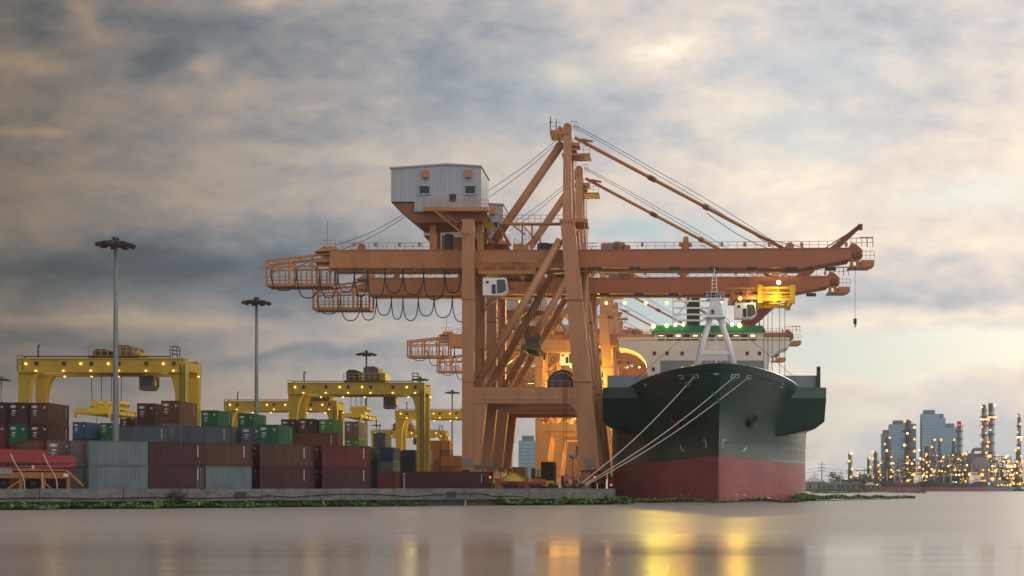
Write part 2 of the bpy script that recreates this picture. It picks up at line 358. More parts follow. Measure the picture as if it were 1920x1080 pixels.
# ------------------------------------------------------------------ the ship
SX, SY = 8.0, 196.0
def stem_y(z):
    if z < 7.5: return .0 - .02 * z
    return -.15 - 6.2 * ((z - 7.5) / 13) ** 1.35
def hull_b(y, z):
    """half breadth at y metres aft of the stem foot, z above water"""
    e = max(0, min(1, (z - 9.5) / 10.0)); e = e * e * (3 - 2 * e)
    t = max(0, min(1, (y - stem_y(z)) / 51))
    B = 18.3
    pw = 1.03 + .22 * math.exp(-((z - 10.5) / 4.5) ** 2) - .36 * e
    return B * (math.sin(math.pi / 2 * t) ** pw) + .16 * min(1, t * 30)
def deck_z(y):
    t = max(0, min(1, (y + 6) / 24))
    return 20.6 - 2.2 * t ** 1.6
def paint_z(y): return 7.2 - .9 * min(1, max(0, y) / 30)
def make_ship():
    t = thing('cargo_ship', 'large dark green cargo ship with a red underside, moored bow-on beneath the orange cranes', 'ship', (SX, SY, 0))
    NS, NZ = 46, 26
    ys = [(i / (NS - 1)) ** 1.7 * 92 for i in range(NS)]
    def P(side, yy, z):
        y = yy + stem_y(z) * max(0, 1 - yy / 20)
        return (side * hull_b(y, z), y, z)
    low, upp = MB(), MB()
    for side in (-1, 1):
        for mb_, lo, n in ((low, None, 8), (upp, 1, NZ)):
            grid = []
            for yy in ys:
                pz, dz = paint_z(yy), deck_z(yy - 6 if yy < 20 else 14)
                z0, z1 = (-3, pz) if lo is None else (pz, dz)
                grid.append([P(side, yy, z0 + (z1 - z0) * j / n) for j in range(n + 1)])
            vs = [p for r in grid for p in r]; fs = []
            for i in range(NS - 1):
                for j in range(n):
                    a = i * (n + 1) + j; fs.append((a, a + n + 1, a + n + 2, a + 1))
            mb_.add(vs, fs)
    hl = upp.build('hull', M['hull_green'], t, smooth=True)
    low.build('hull_bottom', M['hull_red'], t, smooth=True)
    # stem bar along the fore edge
    MB().tube([(0, stem_y(z) - .02, z) for z in (-2, 0, 3, 5, 7)], .24, 8).build('stem_bar', M['hull_red'], t, smooth=True)
    # deck and bulwark cap
    dk = MB(); top = [(-1, yy) for yy in ys] ; L_ = [P(-1, yy, deck_z(yy - 6 if yy < 20 else 14)) for yy in ys]; R_ = [P(1, yy, deck_z(yy - 6 if yy < 20 else 14)) for yy in ys]
    n = len(L_); dk.add([(a[0], a[1], a[2] - 1.2) for a in L_] + [(a[0], a[1], a[2] - 1.2) for a in R_], [(i, i + 1, n + i + 1, n + i) for i in range(n - 1)])
    dk.build('foredeck', M['ship_grey'], t)
    cp = MB(); cp.tube(L_[:26], .13, 5); cp.tube(R_[:26], .13, 5); cp.build('bulwark_cap', M['hull_green'], t)
    # flared side sponsons that carry the full beam above the fine bow
    for s in (-1, 1):
        k = MB()
        prof0 = [(8.2, 20.5, 10.4), (11.6, 16.2, 17.2), (11.9, 16.2, 19.0), (18.7, 18.2, 19.0), (18.7, 18.2, 17.2), (18.75, 21.0, 13.4), (17.2, 22.0, 12.2)]
        prof1 = [(8.2, 90, 10.4), (11.6, 90, 17.2), (11.9, 90, 19.0), (18.7, 90, 19.0), (18.7, 90, 17.2), (18.75, 90, 13.4), (17.2, 90, 12.2)]
        vs = [(s * a, b, c) for a, b, c in prof0] + [(s * a, b, c) for a, b, c in prof1]
        k.add(vs, [(1, 2, 3, 4), (0, 1, 4, 5), (0, 5, 6)] + [(i, i + 1, i + 8, i + 7) for i in range(6)] + [(6, 0, 7, 13), (7, 8, 9, 10, 11, 12, 13)])
        k.build('sponson', M['hull_green'], t)
    # side screens and hatch wall
    for s in (-1, 1):
        k = MB(); a, b = sorted((s * 9.6, s * 18.3)); k.box((a, 26, 17), (b, 60, 21.7))
        k.build('deck_bulkhead', M['ship_grey'], t)
    MB().box((18.0, 25.4, 18), (18.6, 25.98, 23.2)).build('bulkhead_post', M['dark'], t)
    MB().box((-9.2, 44, 17), (10.2, 47, 26.1)).build('breakwater', M['ship_grey'], t)
    # fairleads, anchors, marks
    def on_hull(px, py):
        """the point of the hull surface on the sight line given in frame numbers"""
        for i in range(4000):
            d = 186 + i * .02; x, z = X(px, d) - SX, Z(py, d); y = d - SY
            if abs(x) < hull_b(y, z): return Vector((x, y, z))
        return Vector((x, y, z))
    def tri(px, py):
        p = on_hull(px, py); a = on_hull(px + 3, py) - p; b = on_hull(px, py - 3) - p
        a.normalize(); b = (b - a * b.dot(a)).normalized(); nn = a.cross(b)
        if nn.y > 0: nn = -nn
        return p, a, b, nn
    def plate(px, py, w, h, th=.08):
        p, a, b, nn = tri(px, py); k = MB(); vs = []
        for q in (-.04, th):
            for i, j in ((-1, -1), (1, -1), (1, 1), (-1, 1)): vs.append(p + a * i * w / 2 + b * j * h / 2 + nn * q)
        return k.add(vs, [(3, 2, 1, 0), (4, 5, 6, 7), (0, 1, 5, 4), (1, 2, 6, 5), (2, 3, 7, 6), (3, 0, 4, 7)]), (p, a, b, nn)
    for px, py, w in ((1277, 707, 1.1), (1303, 705, 1.6), (1378, 705, 1.6), (1404, 707, 1.2), (1210, 723, .9), (1467, 723, .9)):
        k, (p, a, b, nn) = plate(px, py, w, .62); f = k.build('fairlead', M['white'], t)
        for i in (-1, 1):
            q = p + a * i * w * .22 + nn * .07; h = MB(); ww = w * .17; vs = []
            for dd in (0, .05):
                for u_, v_ in ((-1, -1), (1, -1), (1, 1), (-1, 1)): vs.append(q + a * u_ * ww + b * v_ * .2 + nn * dd)
            h.add(vs, [(3, 2, 1, 0), (4, 5, 6, 7), (0, 1, 5, 4), (1, 2, 6, 5), (2, 3, 7, 6), (3, 0, 4, 7)])
            h.build('opening', M['dark'], f)
    plate(1343, 701, .7, .25)[0].build('bow_plate', M['white'], t)
    for px, py, sgn, mt in ((1268, 791, -1, 'red_jib'), (1410, 790, 1, 'dark')):
        p, a, b, nn = tri(px, py); k = MB()
        k.tube([p + nn * .3 + (a * sgn * .75 + b * .8) * 1.0, p + nn * .3 - (a * sgn * .55 + b * .75)], .24, 6)
        e = p + nn * .35 - (a * sgn * .55 + b * .75); w = (a * -sgn * .8 + b * .55)
        k.tube([e + w * 1.2 + b * .5, e, e - w * 1.2 + b * .5], .26, 6)
        k.build('anchor', M[mt], t)
        k = MB(); vs = []
        for dd in (-.05, .04):
            for u_, v_ in ((-1.1, -.9), (.5, -1.2), (1.2, 1.0), (-.3, 1.2)): vs.append(p + a * u_ * sgn * 1.05 + b * v_ * .95 + nn * dd)
        k.add(vs, [(3, 2, 1, 0), (4, 5, 6, 7), (0, 1, 5, 4), (1, 2, 6, 5), (2, 3, 7, 6), (3, 0, 4, 7)]); k.build('anchor_recess', M['cable'], t)
    def stroke(pts, r=.07, name='draught_mark'):
        k = MB(); k.tube([on_hull(*p) + Vector((0, -.06, 0)) for p in pts], r, 5); return k.build(name, M['white'], t)
    # bulb and thruster marks painted on the bow, draught marks at the foot
    stroke([(1318, 825), (1322, 825), (1324, 833), (1325, 837), (1322, 839)]); stroke([(1360, 825), (1356, 825), (1354, 833), (1353, 837), (1356, 839)])
    stroke([(1275, 835), (1278, 840), (1276, 841), (1282, 843), (1279, 844), (1283, 847)]); stroke([(1400, 835), (1397, 840), (1399, 841), (1394, 843), (1397, 844), (1393, 847)])
    stroke([(1512, 838), (1515, 841), (1519, 845)], .05)
    for px, py in ((1278, 928), (1292, 927), (1382, 927), (1396, 928), (1442, 933)): stroke([(px - 2, py), (px + 2, py)], .05)
    # ---- foremast
    d = 204.0
    def S(px, py, dd=d, dy=0): return Vector((X(px, dd) - SX, dd - SY + dy, Z(py, dd)))
    fm = MB()
    MB().tube([S(1304, 700), S(1318, 640), S(1334, 592)], .62, 10, r2=.40).build('foremast_leg', M['white'], t, smooth=True)
    MB().tube([S(1379, 700), S(1364, 640), S(1348, 592)], .62, 10, r2=.40).build('foremast_leg', M['white'], t, smooth=True)
    MB().bar(S(1313, 662), S(1369, 662), .9, .6).build('foremast_crossbar', M['white'], t)
    k = MB(); k.prism([(S(1326, 594).x, S(1326, 594).z), (S(1356, 594).x, S(1356, 594).z), (S(1350, 563).x, S(1350, 563).z), (S(1332, 563).x, S(1332, 563).z)], d - SY - .9, d - SY + .9)
    k.build('foremast_house', M['white'], t)
    k = MB(); k.box((S(1322, 0).x, d - SY - 1.3, Z(597, d)), (S(1360, 0).x, d - SY + 1.3, Z(594, d)))
    k.rail(S(1323, 594, dy=-1.2), S(1359, 594, dy=-1.2), .9, .8, .05); k.build('foremast_platform', M['white'], t)
    k = MB(); k.box((S(1325, 0).x, d - SY - 1.0, Z(563, d)), (S(1358, 0).x, d - SY + 1.0, Z(560, d)))
    k.rail(S(1325, 560, dy=-.9), S(1358, 560, dy=-.9), .9, .8, .05); k.build('foremast_platform', M['white'], t)
    k = MB()
    for px in (1334.5, 1344.5):
        k.bar(S(px, 560), S(px + (1.2 if px < 1340 else -1.2), 520), .14)
    for i in range(6): k.bar(S(1335, 555 - i * 7), S(1344, 552 - i * 7), .09)
    k.bar(S(1339.5, 522), S(1339.5, 503), .14); k.bar(S(1336, 519), S(1344, 516), .4, .3); k.build('topmast', M['white'], t)
    for px, py in ((1327, 557), (1355, 557)): MB().tube([S(px - 3, py), S(px + 3, py - 3)], .35, 8).build('floodlight', M['steel'], t)
    MB().cbox(S(1339, 555), (.9, 1.2, .9)).build('radar_motor', M['dark'], t)
    k = MB(); k.tube([S(1336, 590, dy=-1), S(1336, 582, dy=-1)], .24, 8); k.build('mast_door', M['dark'], t)
    k = MB(); k.tube([S(1343, 690), S(1343, 630)], .1, 6); k.build('jackstaff', M['white'], t)
    k = MB()
    for px in (1326, 1334, 1352): k.bar(S(px, 690, dy=1), S(px, 655, dy=1), .07)
    for py in (688, 681, 674): k.bar(S(1322, py, dy=1), S(1356, py, dy=1), .06)
    for px in (1330, 1339, 1350): k.bar(S(px, 660), S(px, 634), .08)
    k.bar(S(1328, 653), S(1352, 653), .1); k.bar(S(1330, 643), S(1350, 643), .06); k.build('mast_railing', M['white'], t)
    k = MB(); k.tube([S(1350, 592), S(1372, 690)], .06, 5); k.tube([S(1354, 592), S(1384, 694)], .06, 5); k.build('mast_ladder', M['white'], t)
    k = MB()
    for a, b in (((1322, 596), (1190, 712)), ((1360, 596), (1495, 712))): k.tube([S(*a), S(*b)], .035, 4)
    k.build('mast_stay', M['cable'], t)
    # ---- bridge
    D = 262.0; y0 = D - SY
    def B(px, py): return (X(px, D) - SX, Z(py, D))
    def arc(x0, z0, x1, z1, n=8):
        """quarter curve of the wing bracket"""
        return [(x0 + (x1 - x0) * math.sin(math.pi / 2 * i / n), z0 + (z1 - z0) * (1 - math.cos(math.pi / 2 * i / n))) for i in range(n + 1)]
    zlow = 14
    poly = [B(1160, 633), B(1226, 633), B(1226, 621), B(1432, 621), B(1432, 633), B(1479, 633), B(1479, 652)]
    a0, a1 = B(1479, 652), B(1441, 688); poly += arc(*a0, *a1)[1:]
    poly += [(B(1440, 0)[0], zlow), (B(1215, 0)[0], zlow), B(1215, 700)]
    b0, b1 = B(1213, 690), B(1160, 652); poly += [b0] + [(b0[0] + (b1[0] - b0[0]) * (1 - math.cos(math.pi / 2 * i / 8)), b0[1] + (b1[1] - b0[1]) * math.sin(math.pi / 2 * i / 8)) for i in range(1, 9)]
    br = MB().prism(poly, y0, y0 + 9).build('bridge_house', M['white'], t)
    k = MB(); p0, p1 = B(1222, 623), B(1436, 611); k.prism([p0, (p1[0], p0[1]), (p1[0] - .8, p1[1]), (p0[0] + .8, p1[1])], y0 - .8, y0 + 9.5); k.build('bridge_roof', M['roof_green'], t)
    M['bridge_glass'] = pmat('bridge_window_glass', (.05, .07, .05), .1, .2)
    wx = [1233, 1249, 1265, 1281, 1297, 1313, 1328, 1344, 1360, 1374, 1389, 1405]
    for i, px in enumerate(wx):
        a, b = B(px, 638.5), B(px + 13, 627); w = MB().box((a[0], y0 - .06, a[1]), (b[0], y0 + .05, b[1])).build('bridge_window', M['bridge_glass'], t)
        if i in (0, 2, 4, 7, 9, 11, 5): MB().cbox(((a[0] + b[0]) / 2, y0 - .12, b[1] - .28), (1.0, .1, .16 + .12 * (i % 3))).build('window_lamp', emat('bridge_interior_lamp', (1, .86, .35), 1.6), w)
    for px in (1227, 1251, 1279, 1373, 1401, 1424):
        a, b = B(px - 3, 666), B(px + 3, 659); w = MB().box((a[0], y0 - .06, a[1]), (b[0], y0 + .05, b[1])).build('porthole_window', M['glass'], t)
    a, b = B(1222, 696), B(1228, 689); MB().box((a[0], y0 - .06, a[1]), (b[0], y0 + .05, b[1])).build('porthole_window', M['glass'], t)
    for xa, xb in ((1437, 1486), (1162, 1222)):
        k = MB(); pa, pb = B(xa, 633), B(xb, 633); k.rail((pa[0], y0 + .3, pa[1]), (pb[0], y0 + .3, pb[1]), 1.1, 1.2, .07); k.build('wing_railing', M['steel'], t)
    k = MB(); pa, pb = B(1158, 634), B(1481, 632); k.box((pa[0], y0 - .25, pa[1] - .2), (pb[0], y0 - .003, pa[1] + .1)); k.build('wing_band', M['white'], t)
    # deck lamps along the bridge roof
    lamps = [(1225, 613, 1.5), (1250, 612, 1), (1266, 611, .8), (1281, 610, .9), (1357, 611, .8), (1372, 610, .9), (1386, 612, 1.2)]
    for i, (px, py, s) in enumerate(lamps):
        c = (X(px, D) - SX, y0 - 1.3, Z(py, D)); k = MB().ball(c, .34 * s ** .5, 8, 6); o = k.build('deck_lamp', M['lamp_green'] if i in (0, 1, 6) else M['lamp_white'], t)
        lamp('deck_lamp_light', (c[0], c[1] - .8, c[2] + .1), (1, .85, .22) if i in (0, 1, 6) else (1, .75, .35), 30 * s, t, .4)
        if i in (0, 1, 3, 5, 6):
            sd_ = bpy.data.lights.new('deck_floodlight', 'SPOT'); sd_.energy = 6000 * s; sd_.color = (1, .70, .05) if i in (0, 1, 6) else (1, .42, .05); sd_.spot_size = R(19); sd_.spot_blend = .7; sd_.shadow_soft_size = .5
            so = bpy.data.objects.new('deck_floodlight', sd_); COL.objects.link(so); so.parent = t; so.location = (c[0], c[1] - .6, c[2]); so.rotation_euler = (R(-81.5), 0, 0)
    # red deck crane jib and its dark post behind the bridge
    d2 = 276.0
    def J(px, py, dy=0): return (X(px, d2) - SX, d2 - SY + dy, Z(py, d2))
    jb = MB().bar(J(1396, 612), J(1560, 470), 2.6, 2.6, 1.5, 1.5).bar(J(1560, 470), J(1612, 424), 1.5, 1.5, .8, .8).build('crane_jib', M['red_jib'], t)
    k = MB().cbox(J(1613, 426), (.9, .9, 1.2)); k.build('jib_head', M['red_jib'], t)
    k = MB(); 
    for dy in (-.6, .6):
        k.tube([J(1612, 424, dy), J(1540, 470, dy), J(1420, 548, dy), J(1300, 552, dy)], .06, 4)
    k.build('jib_wire', M['cable'], t)
    k = MB().box((X(1288, d2) - SX, d2 - SY, 20), (X(1312, d2) - SX, d2 - SY + 4, Z(556, d2))); k.build('jib_post', M['dark'], t)
    k = MB()
    for py in (556, 567, 580, 592, 603): k.bar(J(1262, py, -2), J(1330, py, -2), .35)
    k.bar(J(1262, 556, -2), J(1262, 612, -2), .3); k.bar(J(1262, 603, -2), J(1300, 556, -2), .3); k.build('post_gallery', M['white'], t)
    k = MB(); k.tube([J(1424, 612), J(1424, 594)], .12, 6); k.bar(J(1419, 600), J(1430, 598), .3); k.build('antenna', M['dark'], t)
    return t, on_hull
ship, on_hull = make_ship()

# mooring lines, each a thing of its own
BOLL = Vector((X(1090, 178), 178, 2.5))
def line(name, label, px, py, off):
    p = on_hull(px, py) + Vector((SX, SY, 0)) + Vector((0, -.15, 0)); q = BOLL + Vector((off, off * .8, 0))
    pts = [p.lerp(q, i / 16) - Vector((0, 0, .9 * math.sin(math.pi * i / 16))) for i in range(17)]
    o = MB().tube([x - q for x in pts], .075, 6).build(name, M['rope'], None, loc=q)
    tag(o, label, 'rope', 'mooring lines of the green ship'); return pts
L1 = line('mooring_line', 'steepest pale mooring rope, running from the port bow fairlead to the quay corner', 1303, 705, -.4)
L2 = line('mooring_line', 'middle pale mooring rope, crossing the stem down to the quay corner', 1379, 705, .1)
L3 = line('mooring_line', 'lowest pale mooring rope, coming from the fairlead farthest along the starboard bow', 1404, 707, .5)
M['rat_green'] = pmat('bright_green_plastic', (.02, .30, .16), .5, .1)
for pts, f, lab in ((L1, .07, 'green rat guard on the steepest mooring rope'), (L2, .15, 'green rat guard on the middle mooring rope'), (L3, .2, 'green rat guard on the lowest mooring rope')):
    i = f * 16; a = pts[int(i)].lerp(pts[int(i) + 1], i % 1); dr = (pts[1] - pts[0]).normalized()
    o = MB().tube([-dr * .05, dr * .05], .42, 10).tube([-dr * .3, dr * .3], .12, 8).build('rat_guard', M['rat_green'], None, loc=a); tag(o, lab, 'rat guard', 'rat guards on the mooring lines')
b = thing('bollard', 'black mooring bollard at the quay corner holding the ropes', 'bollard', (BOLL.x, BOLL.y, 2.0))
MB().lathe([(.45, 0), (.36, .1), (.3, .55), (.5, .62), (.5, .78), (.2, .85)], n=12).build('post', M['dark'], b, smooth=False)
MB().box((-.6, -.6, .004), (.6, .6, .06)).build('base_plate', M['steel'], b)
# ------------------------------------------------------------------ ship-to-shore cranes
CS = 2400 / 217.0; CX0 = -24.0
def make_sts():
    t = thing('quay_crane', 'x', 'crane', (CX0, 217, 2.0), 0, 'orange ship-to-shore gantry cranes along the berth')
    def m(px, py, y=0.0):           # frame numbers at the crane's middle plane -> local point
        return Vector(((px - VX) / CS - CX0, y, (VY - py) / CS + .1))
    def f(px, py, y=-6.5):          # frame numbers at plane y
        s = 2400 / (217 + y); return Vector(((px - VX) / s - CX0, y, (VY - py) / s + .1))
    O, O2, OD = M['orange'], M['orange2'], M['orange_d']
    fl = lambda p, y: Vector((p.x, y, p.z))
    Lt, Lb = f(878.5, 413), f(878.5, 872); Wt, Wb = f(1063, 412), f(1107, 872)
    Wt.y = -5.0
    for sgn in (-1, 1):
        y = 6.5 * sgn
        # landside leg with its widened lower part
        MB().bar((Lb.x, y, 3.2), (Lt.x, y, Lt.z), 1.85, 1.9, up=(0, 1, 0)).build('leg', O2, t)
        k = MB(); a, b_, c_ = f(890, 750), f(908, 750), f(889, 872)
        k.prism([(Lb.x + .925, a.z), (b_.x + .5, b_.z), (Lb.x + 1.9, c_.z), (Lb.x + .925, c_.z)], y - .8, y + .8); k.build('leg_gusset', O2, t)
        # waterside leg leans inland
        MB().bar((Wb.x, y, 3.2), (Wt.x, 5.0 * sgn, Wt.z), 3.3, 1.9, 2.3, 1.7, up=(0, 1, 0)).build('leg', O2, t)
        # portal beam
        z1, z0 = f(900, 727).z, f(900, 757).z
        xa, xb = Lb.x + .93, f(1083, 742).x
        k = MB(); k.box((xa, y - .9, z0), (xb, y + .9, z1))
        k.box((xa + 1, y - 1.0, z0 + .62), (xb - .4, y - .903, z0 + .70)); pb = k.build('portal_beam', O2, t)
        k = MB(); k.rail((xa, y - .85, z1), (xb - 1.2, y - .85, z1), 1.1, 1.5, .07); k.build('beam_railing', O, t)
        k = MB(); c = f(1083, 757); n_ = 8; r = 2.2
        k.prism([(xb + .3, z0 - r), (xb + .3, z0)] + [(xb - r + r * math.sin(math.pi / 2 * i / n_), z0 - r + r * math.cos(math.pi / 2 * i / n_)) for i in range(n_ + 1)], y - .8, y + .8); k.build('beam_gusset', O2, t)
        # long diagonal tube
        d0, d1 = f(1049, 447), f(893, 722)
        k = MB(); k.tube([(d0.x, 5.2 * sgn, d0.z), (d1.x, y, d1.z)], .66, 12); br = k.build('diagonal_brace', O2, t, smooth=True)
        k = MB(); k.tube([Vector((d0.x, 5.2 * sgn, d0.z)).lerp(Vector((d1.x, y, d1.z)), .93), Vector((d0.x, 5.2 * sgn, d0.z)).lerp(Vector((d1.x, y, d1.z)), .94)], .80, 12); k.build('flange', OD, br)
        # bogies
        for xx in (Lb.x, Wb.x):
            yy = y - 1.2 * sgn
            bg = MB().box((xx - .7, yy - 4.4, 1.9), (xx + .7, yy + 4.4, 3.25)).box((xx - .5, yy - 3.6, 1.1), (xx + .5, yy - .4, 1.85)).box((xx - .5, yy + .4, 1.1), (xx + .5, yy + 3.6, 1.85)).build('bogie', O, t)
            for i in range(4):
                wy = yy - 3 + i * 2
                MB().tube([(xx - .25, wy, .55), (xx + .25, wy, .55)], .52, 12).build('wheel', M['dark'], bg)
            MB().cbox((xx + .1, yy + sgn * 4.6, 2.6), (1.1, .4, 1.2)).build('buffer', M['dark'], bg)
            MB().cbox((xx, y - .98, 4.4), (1.6, .25, 1.3)).build('motor_cover', M['steel'], bg)
        # bolted splice bands on the legs
        for q_ in (.35, .68):
            zc = 3.2 + (Lt.z - 3.2) * q_; MB().box((Lb.x - .98, y - 1.0, zc - .09), (Lb.x + .98, y + 1.0, zc + .09)).build('splice_band', OD, t)
            c_ = Vector((Wb.x, y, 3.2)).lerp(Vector((Wt.x, 5.0 * sgn, Wt.z)), q_); ww = 3.3 + (2.3 - 3.3) * q_
            MB().box((c_.x - ww / 2 - .05, c_.y - 1.02, c_.z - .09), (c_.x + ww / 2 + .05, c_.y + 1.02, c_.z + .09)).build('splice_band', OD, t)
        # A-frame mast
        top = m(1065, 246, 1.0 * sgn)
        MB().bar((Wt.x, 5.0 * sgn, Wt.z + .02), top, 1.55, 1.5, 1.25, 1.2, up=(0, 1, 0)).build('mast', O2, t)
        MB().cbox((Wt.x, 5.0 * sgn, Wt.z), (2.5, 2.0, .5)).build('mast_joint', O, t)
        # backstay tube
        if sgn > 0: MB().tube([m(1054, 268), m(913, 472)], .70, 12).build('backstay', O2, t, smooth=True)
        # forestay, two links with pins
        if sgn < 0: continue
        a, b_ = m(1078, 258), m(1474, 470, -.5)
        fs = MB().tube([a, b_], .30, 8).build('forestay', O, t)
        for i in (.36, .37, .62): MB().tube([a.lerp(b_, i - .012), a.lerp(b_, i + .012)], .46, 8).build('pin_link', OD, fs)
    # electrical house on the portal and the stair tower beside the landside legs
    a, b_ = f(1000, 724, 3), f(1072, 690, 3)
    eh = MB().box((a.x, 1.2, a.z), (b_.x, 5.4, b_.z)).build('electrical_house', O2, t)
    for i in range(3): MB().box((a.x + .6 + i * 2.0, 1.13, a.z + .4), (a.x + 1.9 + i * 2.0, 1.197, b_.z - .5)).build('house_panel', OD, eh)
    MB().box((a.x - .3, .8, b_.z + .003), (b_.x + .3, 5.7, b_.z + .18)).build('house_roof', OD, eh)
    zb = 17.2
    for i in range(6):
        x0_, x1_ = (Lb.x + 1.5, Lb.x + 5.5) if i % 2 == 0 else (Lb.x + 5.5, Lb.x + 1.5)
        k = MB(); y_ = 3.0 + .9 * (i % 2); k.bar((x0_, y_, zb + i * 3.5), (x1_, y_, zb + i * 3.5 + 3.3), .7, .18); k.rail((x0_, y_ - .35, zb + i * 3.5), (x1_, y_ - .35, zb + i * 3.5 + 3.3), 1.0, 1.3, .07)
        k.box((min(x1_, x1_ + (1.2 if i % 2 == 0 else -1.2)), 2.6, zb + i * 3.5 + 3.3), (max(x1_, x1_ + (1.2 if i % 2 == 0 else -1.2)), 4.4, zb + i * 3.5 + 3.42)); k.build('stair', O, t)
    k = MB(); k.box((Lb.x + 1, -5.5, 16.5), (Lb.x + 6.5, 5.5, 16.7)); k.rail((Lb.x + 6.4, -5.4, 16.7), (Lb.x + 6.4, 5.4, 16.7), 1.1, 1.4, .07); k.build('portal_deck', O, t)
    for xx, sg in ((Lb.x, 1), (Wb.x - 1.0, -1)):
        MB().tube([(xx, -5.7, 16.8), (xx + sg * .3, 0, 37.5)], .45, 8).build('side_brace', O2, t); MB().tube([(xx, 5.7, 16.8), (xx + sg * .3, 0, 37.5)], .45, 8).build('side_brace', O2, t)
    # cross beams between the frames
    for zz, xx in ((Lt.z - 1.4, Lt.x), (14.8, Lb.x), (14.8, f(1094, 742).x)):
        MB().box((xx - .7, -5.5, zz - .9), (xx + .7, 5.5, zz + .9)).build('cross_beam', O, t)
    MB().box((Wt.x - .6, -4.2, m(0, 470).z), (Wt.x + .6, 4.2, m(0, 445).z)).build('cross_beam', O, t)
    # girder (land side) and boom (water side) as twin boxes
    gt, gb = m(0, 476).z, m(0, 507).z
    xl, xh, xr0, xr1 = m(627, 0).x, m(1085, 0).x, m(1500, 0).x, m(1592, 0).x
    for sgn in (-1, 1):
        y0, y1 = sorted((sgn * 1.6, sgn * 3.0))
        MB().box((xl, y0, gb), (xh - .06, y1, gt)).box((xl, y0 - .12, gt), (xh - .06, y1 + .12, gt + .14)).box((xl, y0 - .12, gb - .14), (xh - .06, y1 + .12, gb)).build('girder', O, t)
        MB().prism([(xh + .06, gb), (xr0, gb), (xr1, gb + 1.55), (xr1, gt + .35), (xr0, gt + .25), (xh + .06, gt)], y0, y1).prism([(xh + .06, gt), (xr0, gt + .25), (xr1, gt + .35), (xr1, gt + .50), (xr0, gt + .40), (xh + .06, gt + .14)], y0 - .12, y1 + .12).build('boom', M['boom'], t)
    k = MB()
    for i in range(12): x = xl + 4 + i * 7; k.box((x, -1.55, gb + .4), (x + .4, 1.55, gt - .4))
    for x in (xl + .3, xh - .8, xh + .8, xr1 - .5): k.box((x, -1.58, gb + 1.6), (x + .5, 1.58, gt))
    k.build('girder_tie', OD, t)
    # under-slung rail and cable brackets
    k = MB(); k.box((xl, -4.1, m(0, 517).z), (m(1462, 0).x, -3.95, m(0, 515).z)); k.build('trolley_rail', OD, t)
    for px in range(1110, 1560, 72): MB().box((m(px, 0).x, -4.0, m(0, 514).z), (m(px + 20, 0).x, -3.2, m(0, 508).z)).build('floodlight_bracket', M['dark'], t)
    for px in range(650, 1460, 45): MB().box((m(px, 0).x, -4.08, m(0, 516).z), (m(px, 0).x + .15, -3.13, gb - .15)).build('rail_hanger', OD, t)
    # rails along the top
    for y in (-3.0, 3.0):
        MB().rail((xl + 2, y, gt + .14), (m(815, 0).x, y, gt + .14), 1.15, 1.5, .07).build('girder_railing', O, t)
        MB().rail((xh + 1, y, gt + .14), (xr1 - 1, y, gt + .45), 1.15, 1.5, .07).build('boom_railing', O, t)
    for px in (672, 712, 756, 793, 1205, 1275, 1352, 1394, 1440, 1500, 1582): MB().cbox(m(px, 465, -3.1), (.45, .2, .7)).build('rail_lamp', O, t)
    for px in (684, 1285):
        a = m(px, 476, -2.2); h = 1.2 if px < 1000 else 2.4
        MB().prism([(a.x - .8, a.z), (a.x + .7, a.z), (a.x + .45, a.z + h), (a.x - .3, a.z + h)], -2.8, -1.7).build('stay_bracket', O, t)
    k = MB(); a = m(1285, 464, -2.2); k.box((a.x - .9, -2.7, a.z - .25), (a.x + 1.0, -1.8, a.z + .25)); k.build('bracket_arm', O, t)
    MB().tube([m(1478, 468, -3.0), m(1478, 468, 3.0)], .7, 12).build('stay_anchor', O, t)
    # machinery on the girder
    for px, w, h, mt in ((1128, 3.2, 1.0, 'steel'), (1150, 2.0, 1.3, 'orange'), (1166, 1.5, .8, 'orange'), (850, 3.0, 2.0, 'orange_d'), (838, 1.4, 2.6, 'dark'), (965, 2.6, .9, 'orange'), (1010, 3.0, 1.1, 'dark')):
        a = m(px, 475, -1.5); k = MB(); k.box((a.x, -2.4, a.z + .14), (a.x + w, 1.2, a.z + .14 + h)); k.box((a.x + .3, -2.0, a.z + .14 + h), (a.x + w * .6, .4, a.z + .34 + h)); k.build('winch', M[mt], t)
    k = MB(); k.tube([m(1136, 470), m(1136, 450)], .1, 6); k.ball(m(1136, 461), .2, 8, 5); k.build('aviation_lamp', M['lamp_red'], t)
    # landside end cage
    k = MB()
    for y in (-1.7, 1.7):
        for px, py in ((506, 491), (548, 486), (590, 483), (624, 486)): k.bar(m(px, py, y), m(px, 538, y), .36)
        for px in (530, 570, 608): k.bar(m(px, 507, y), m(px, 538, y), .2)
        k.bar(m(506, 493, y), m(624, 479, y), .36); k.bar(m(506, 504, y), m(624, 502, y), .26); k.bar(m(504, 537, y), m(625, 537, y), .5)
        k.bar(m(508, 507, y), m(530, 494, y), .16); k.bar(m(548, 503, y), m(570, 488, y), .16); k.bar(m(570, 488, y), m(590, 502, y), .16)
        k.bar(m(506, 522, y), m(624, 522, y), .09); k.bar(m(506, 529, y), m(624, 529, y), .08)
    for px in (506, 548, 590, 624): k.bar(m(px, 537, -1.7), m(px, 537, 1.7), .3)
    k.bar(m(506, 493, -1.7), m(506, 493, 1.7), .3)
    k.build('cable_cage', O, t)
    k = MB(); k.box((m(504, 0).x, -1.5, m(0, 539).z), (m(624, 0).x, 1.5, m(0, 537.5).z)); k.build('cage_floor', OD, t)
    for px in (515, 560, 600): MB().cbox(m(px, 521, -1.95), (.35, .2, .7)).build('cage_lamp', O, t)
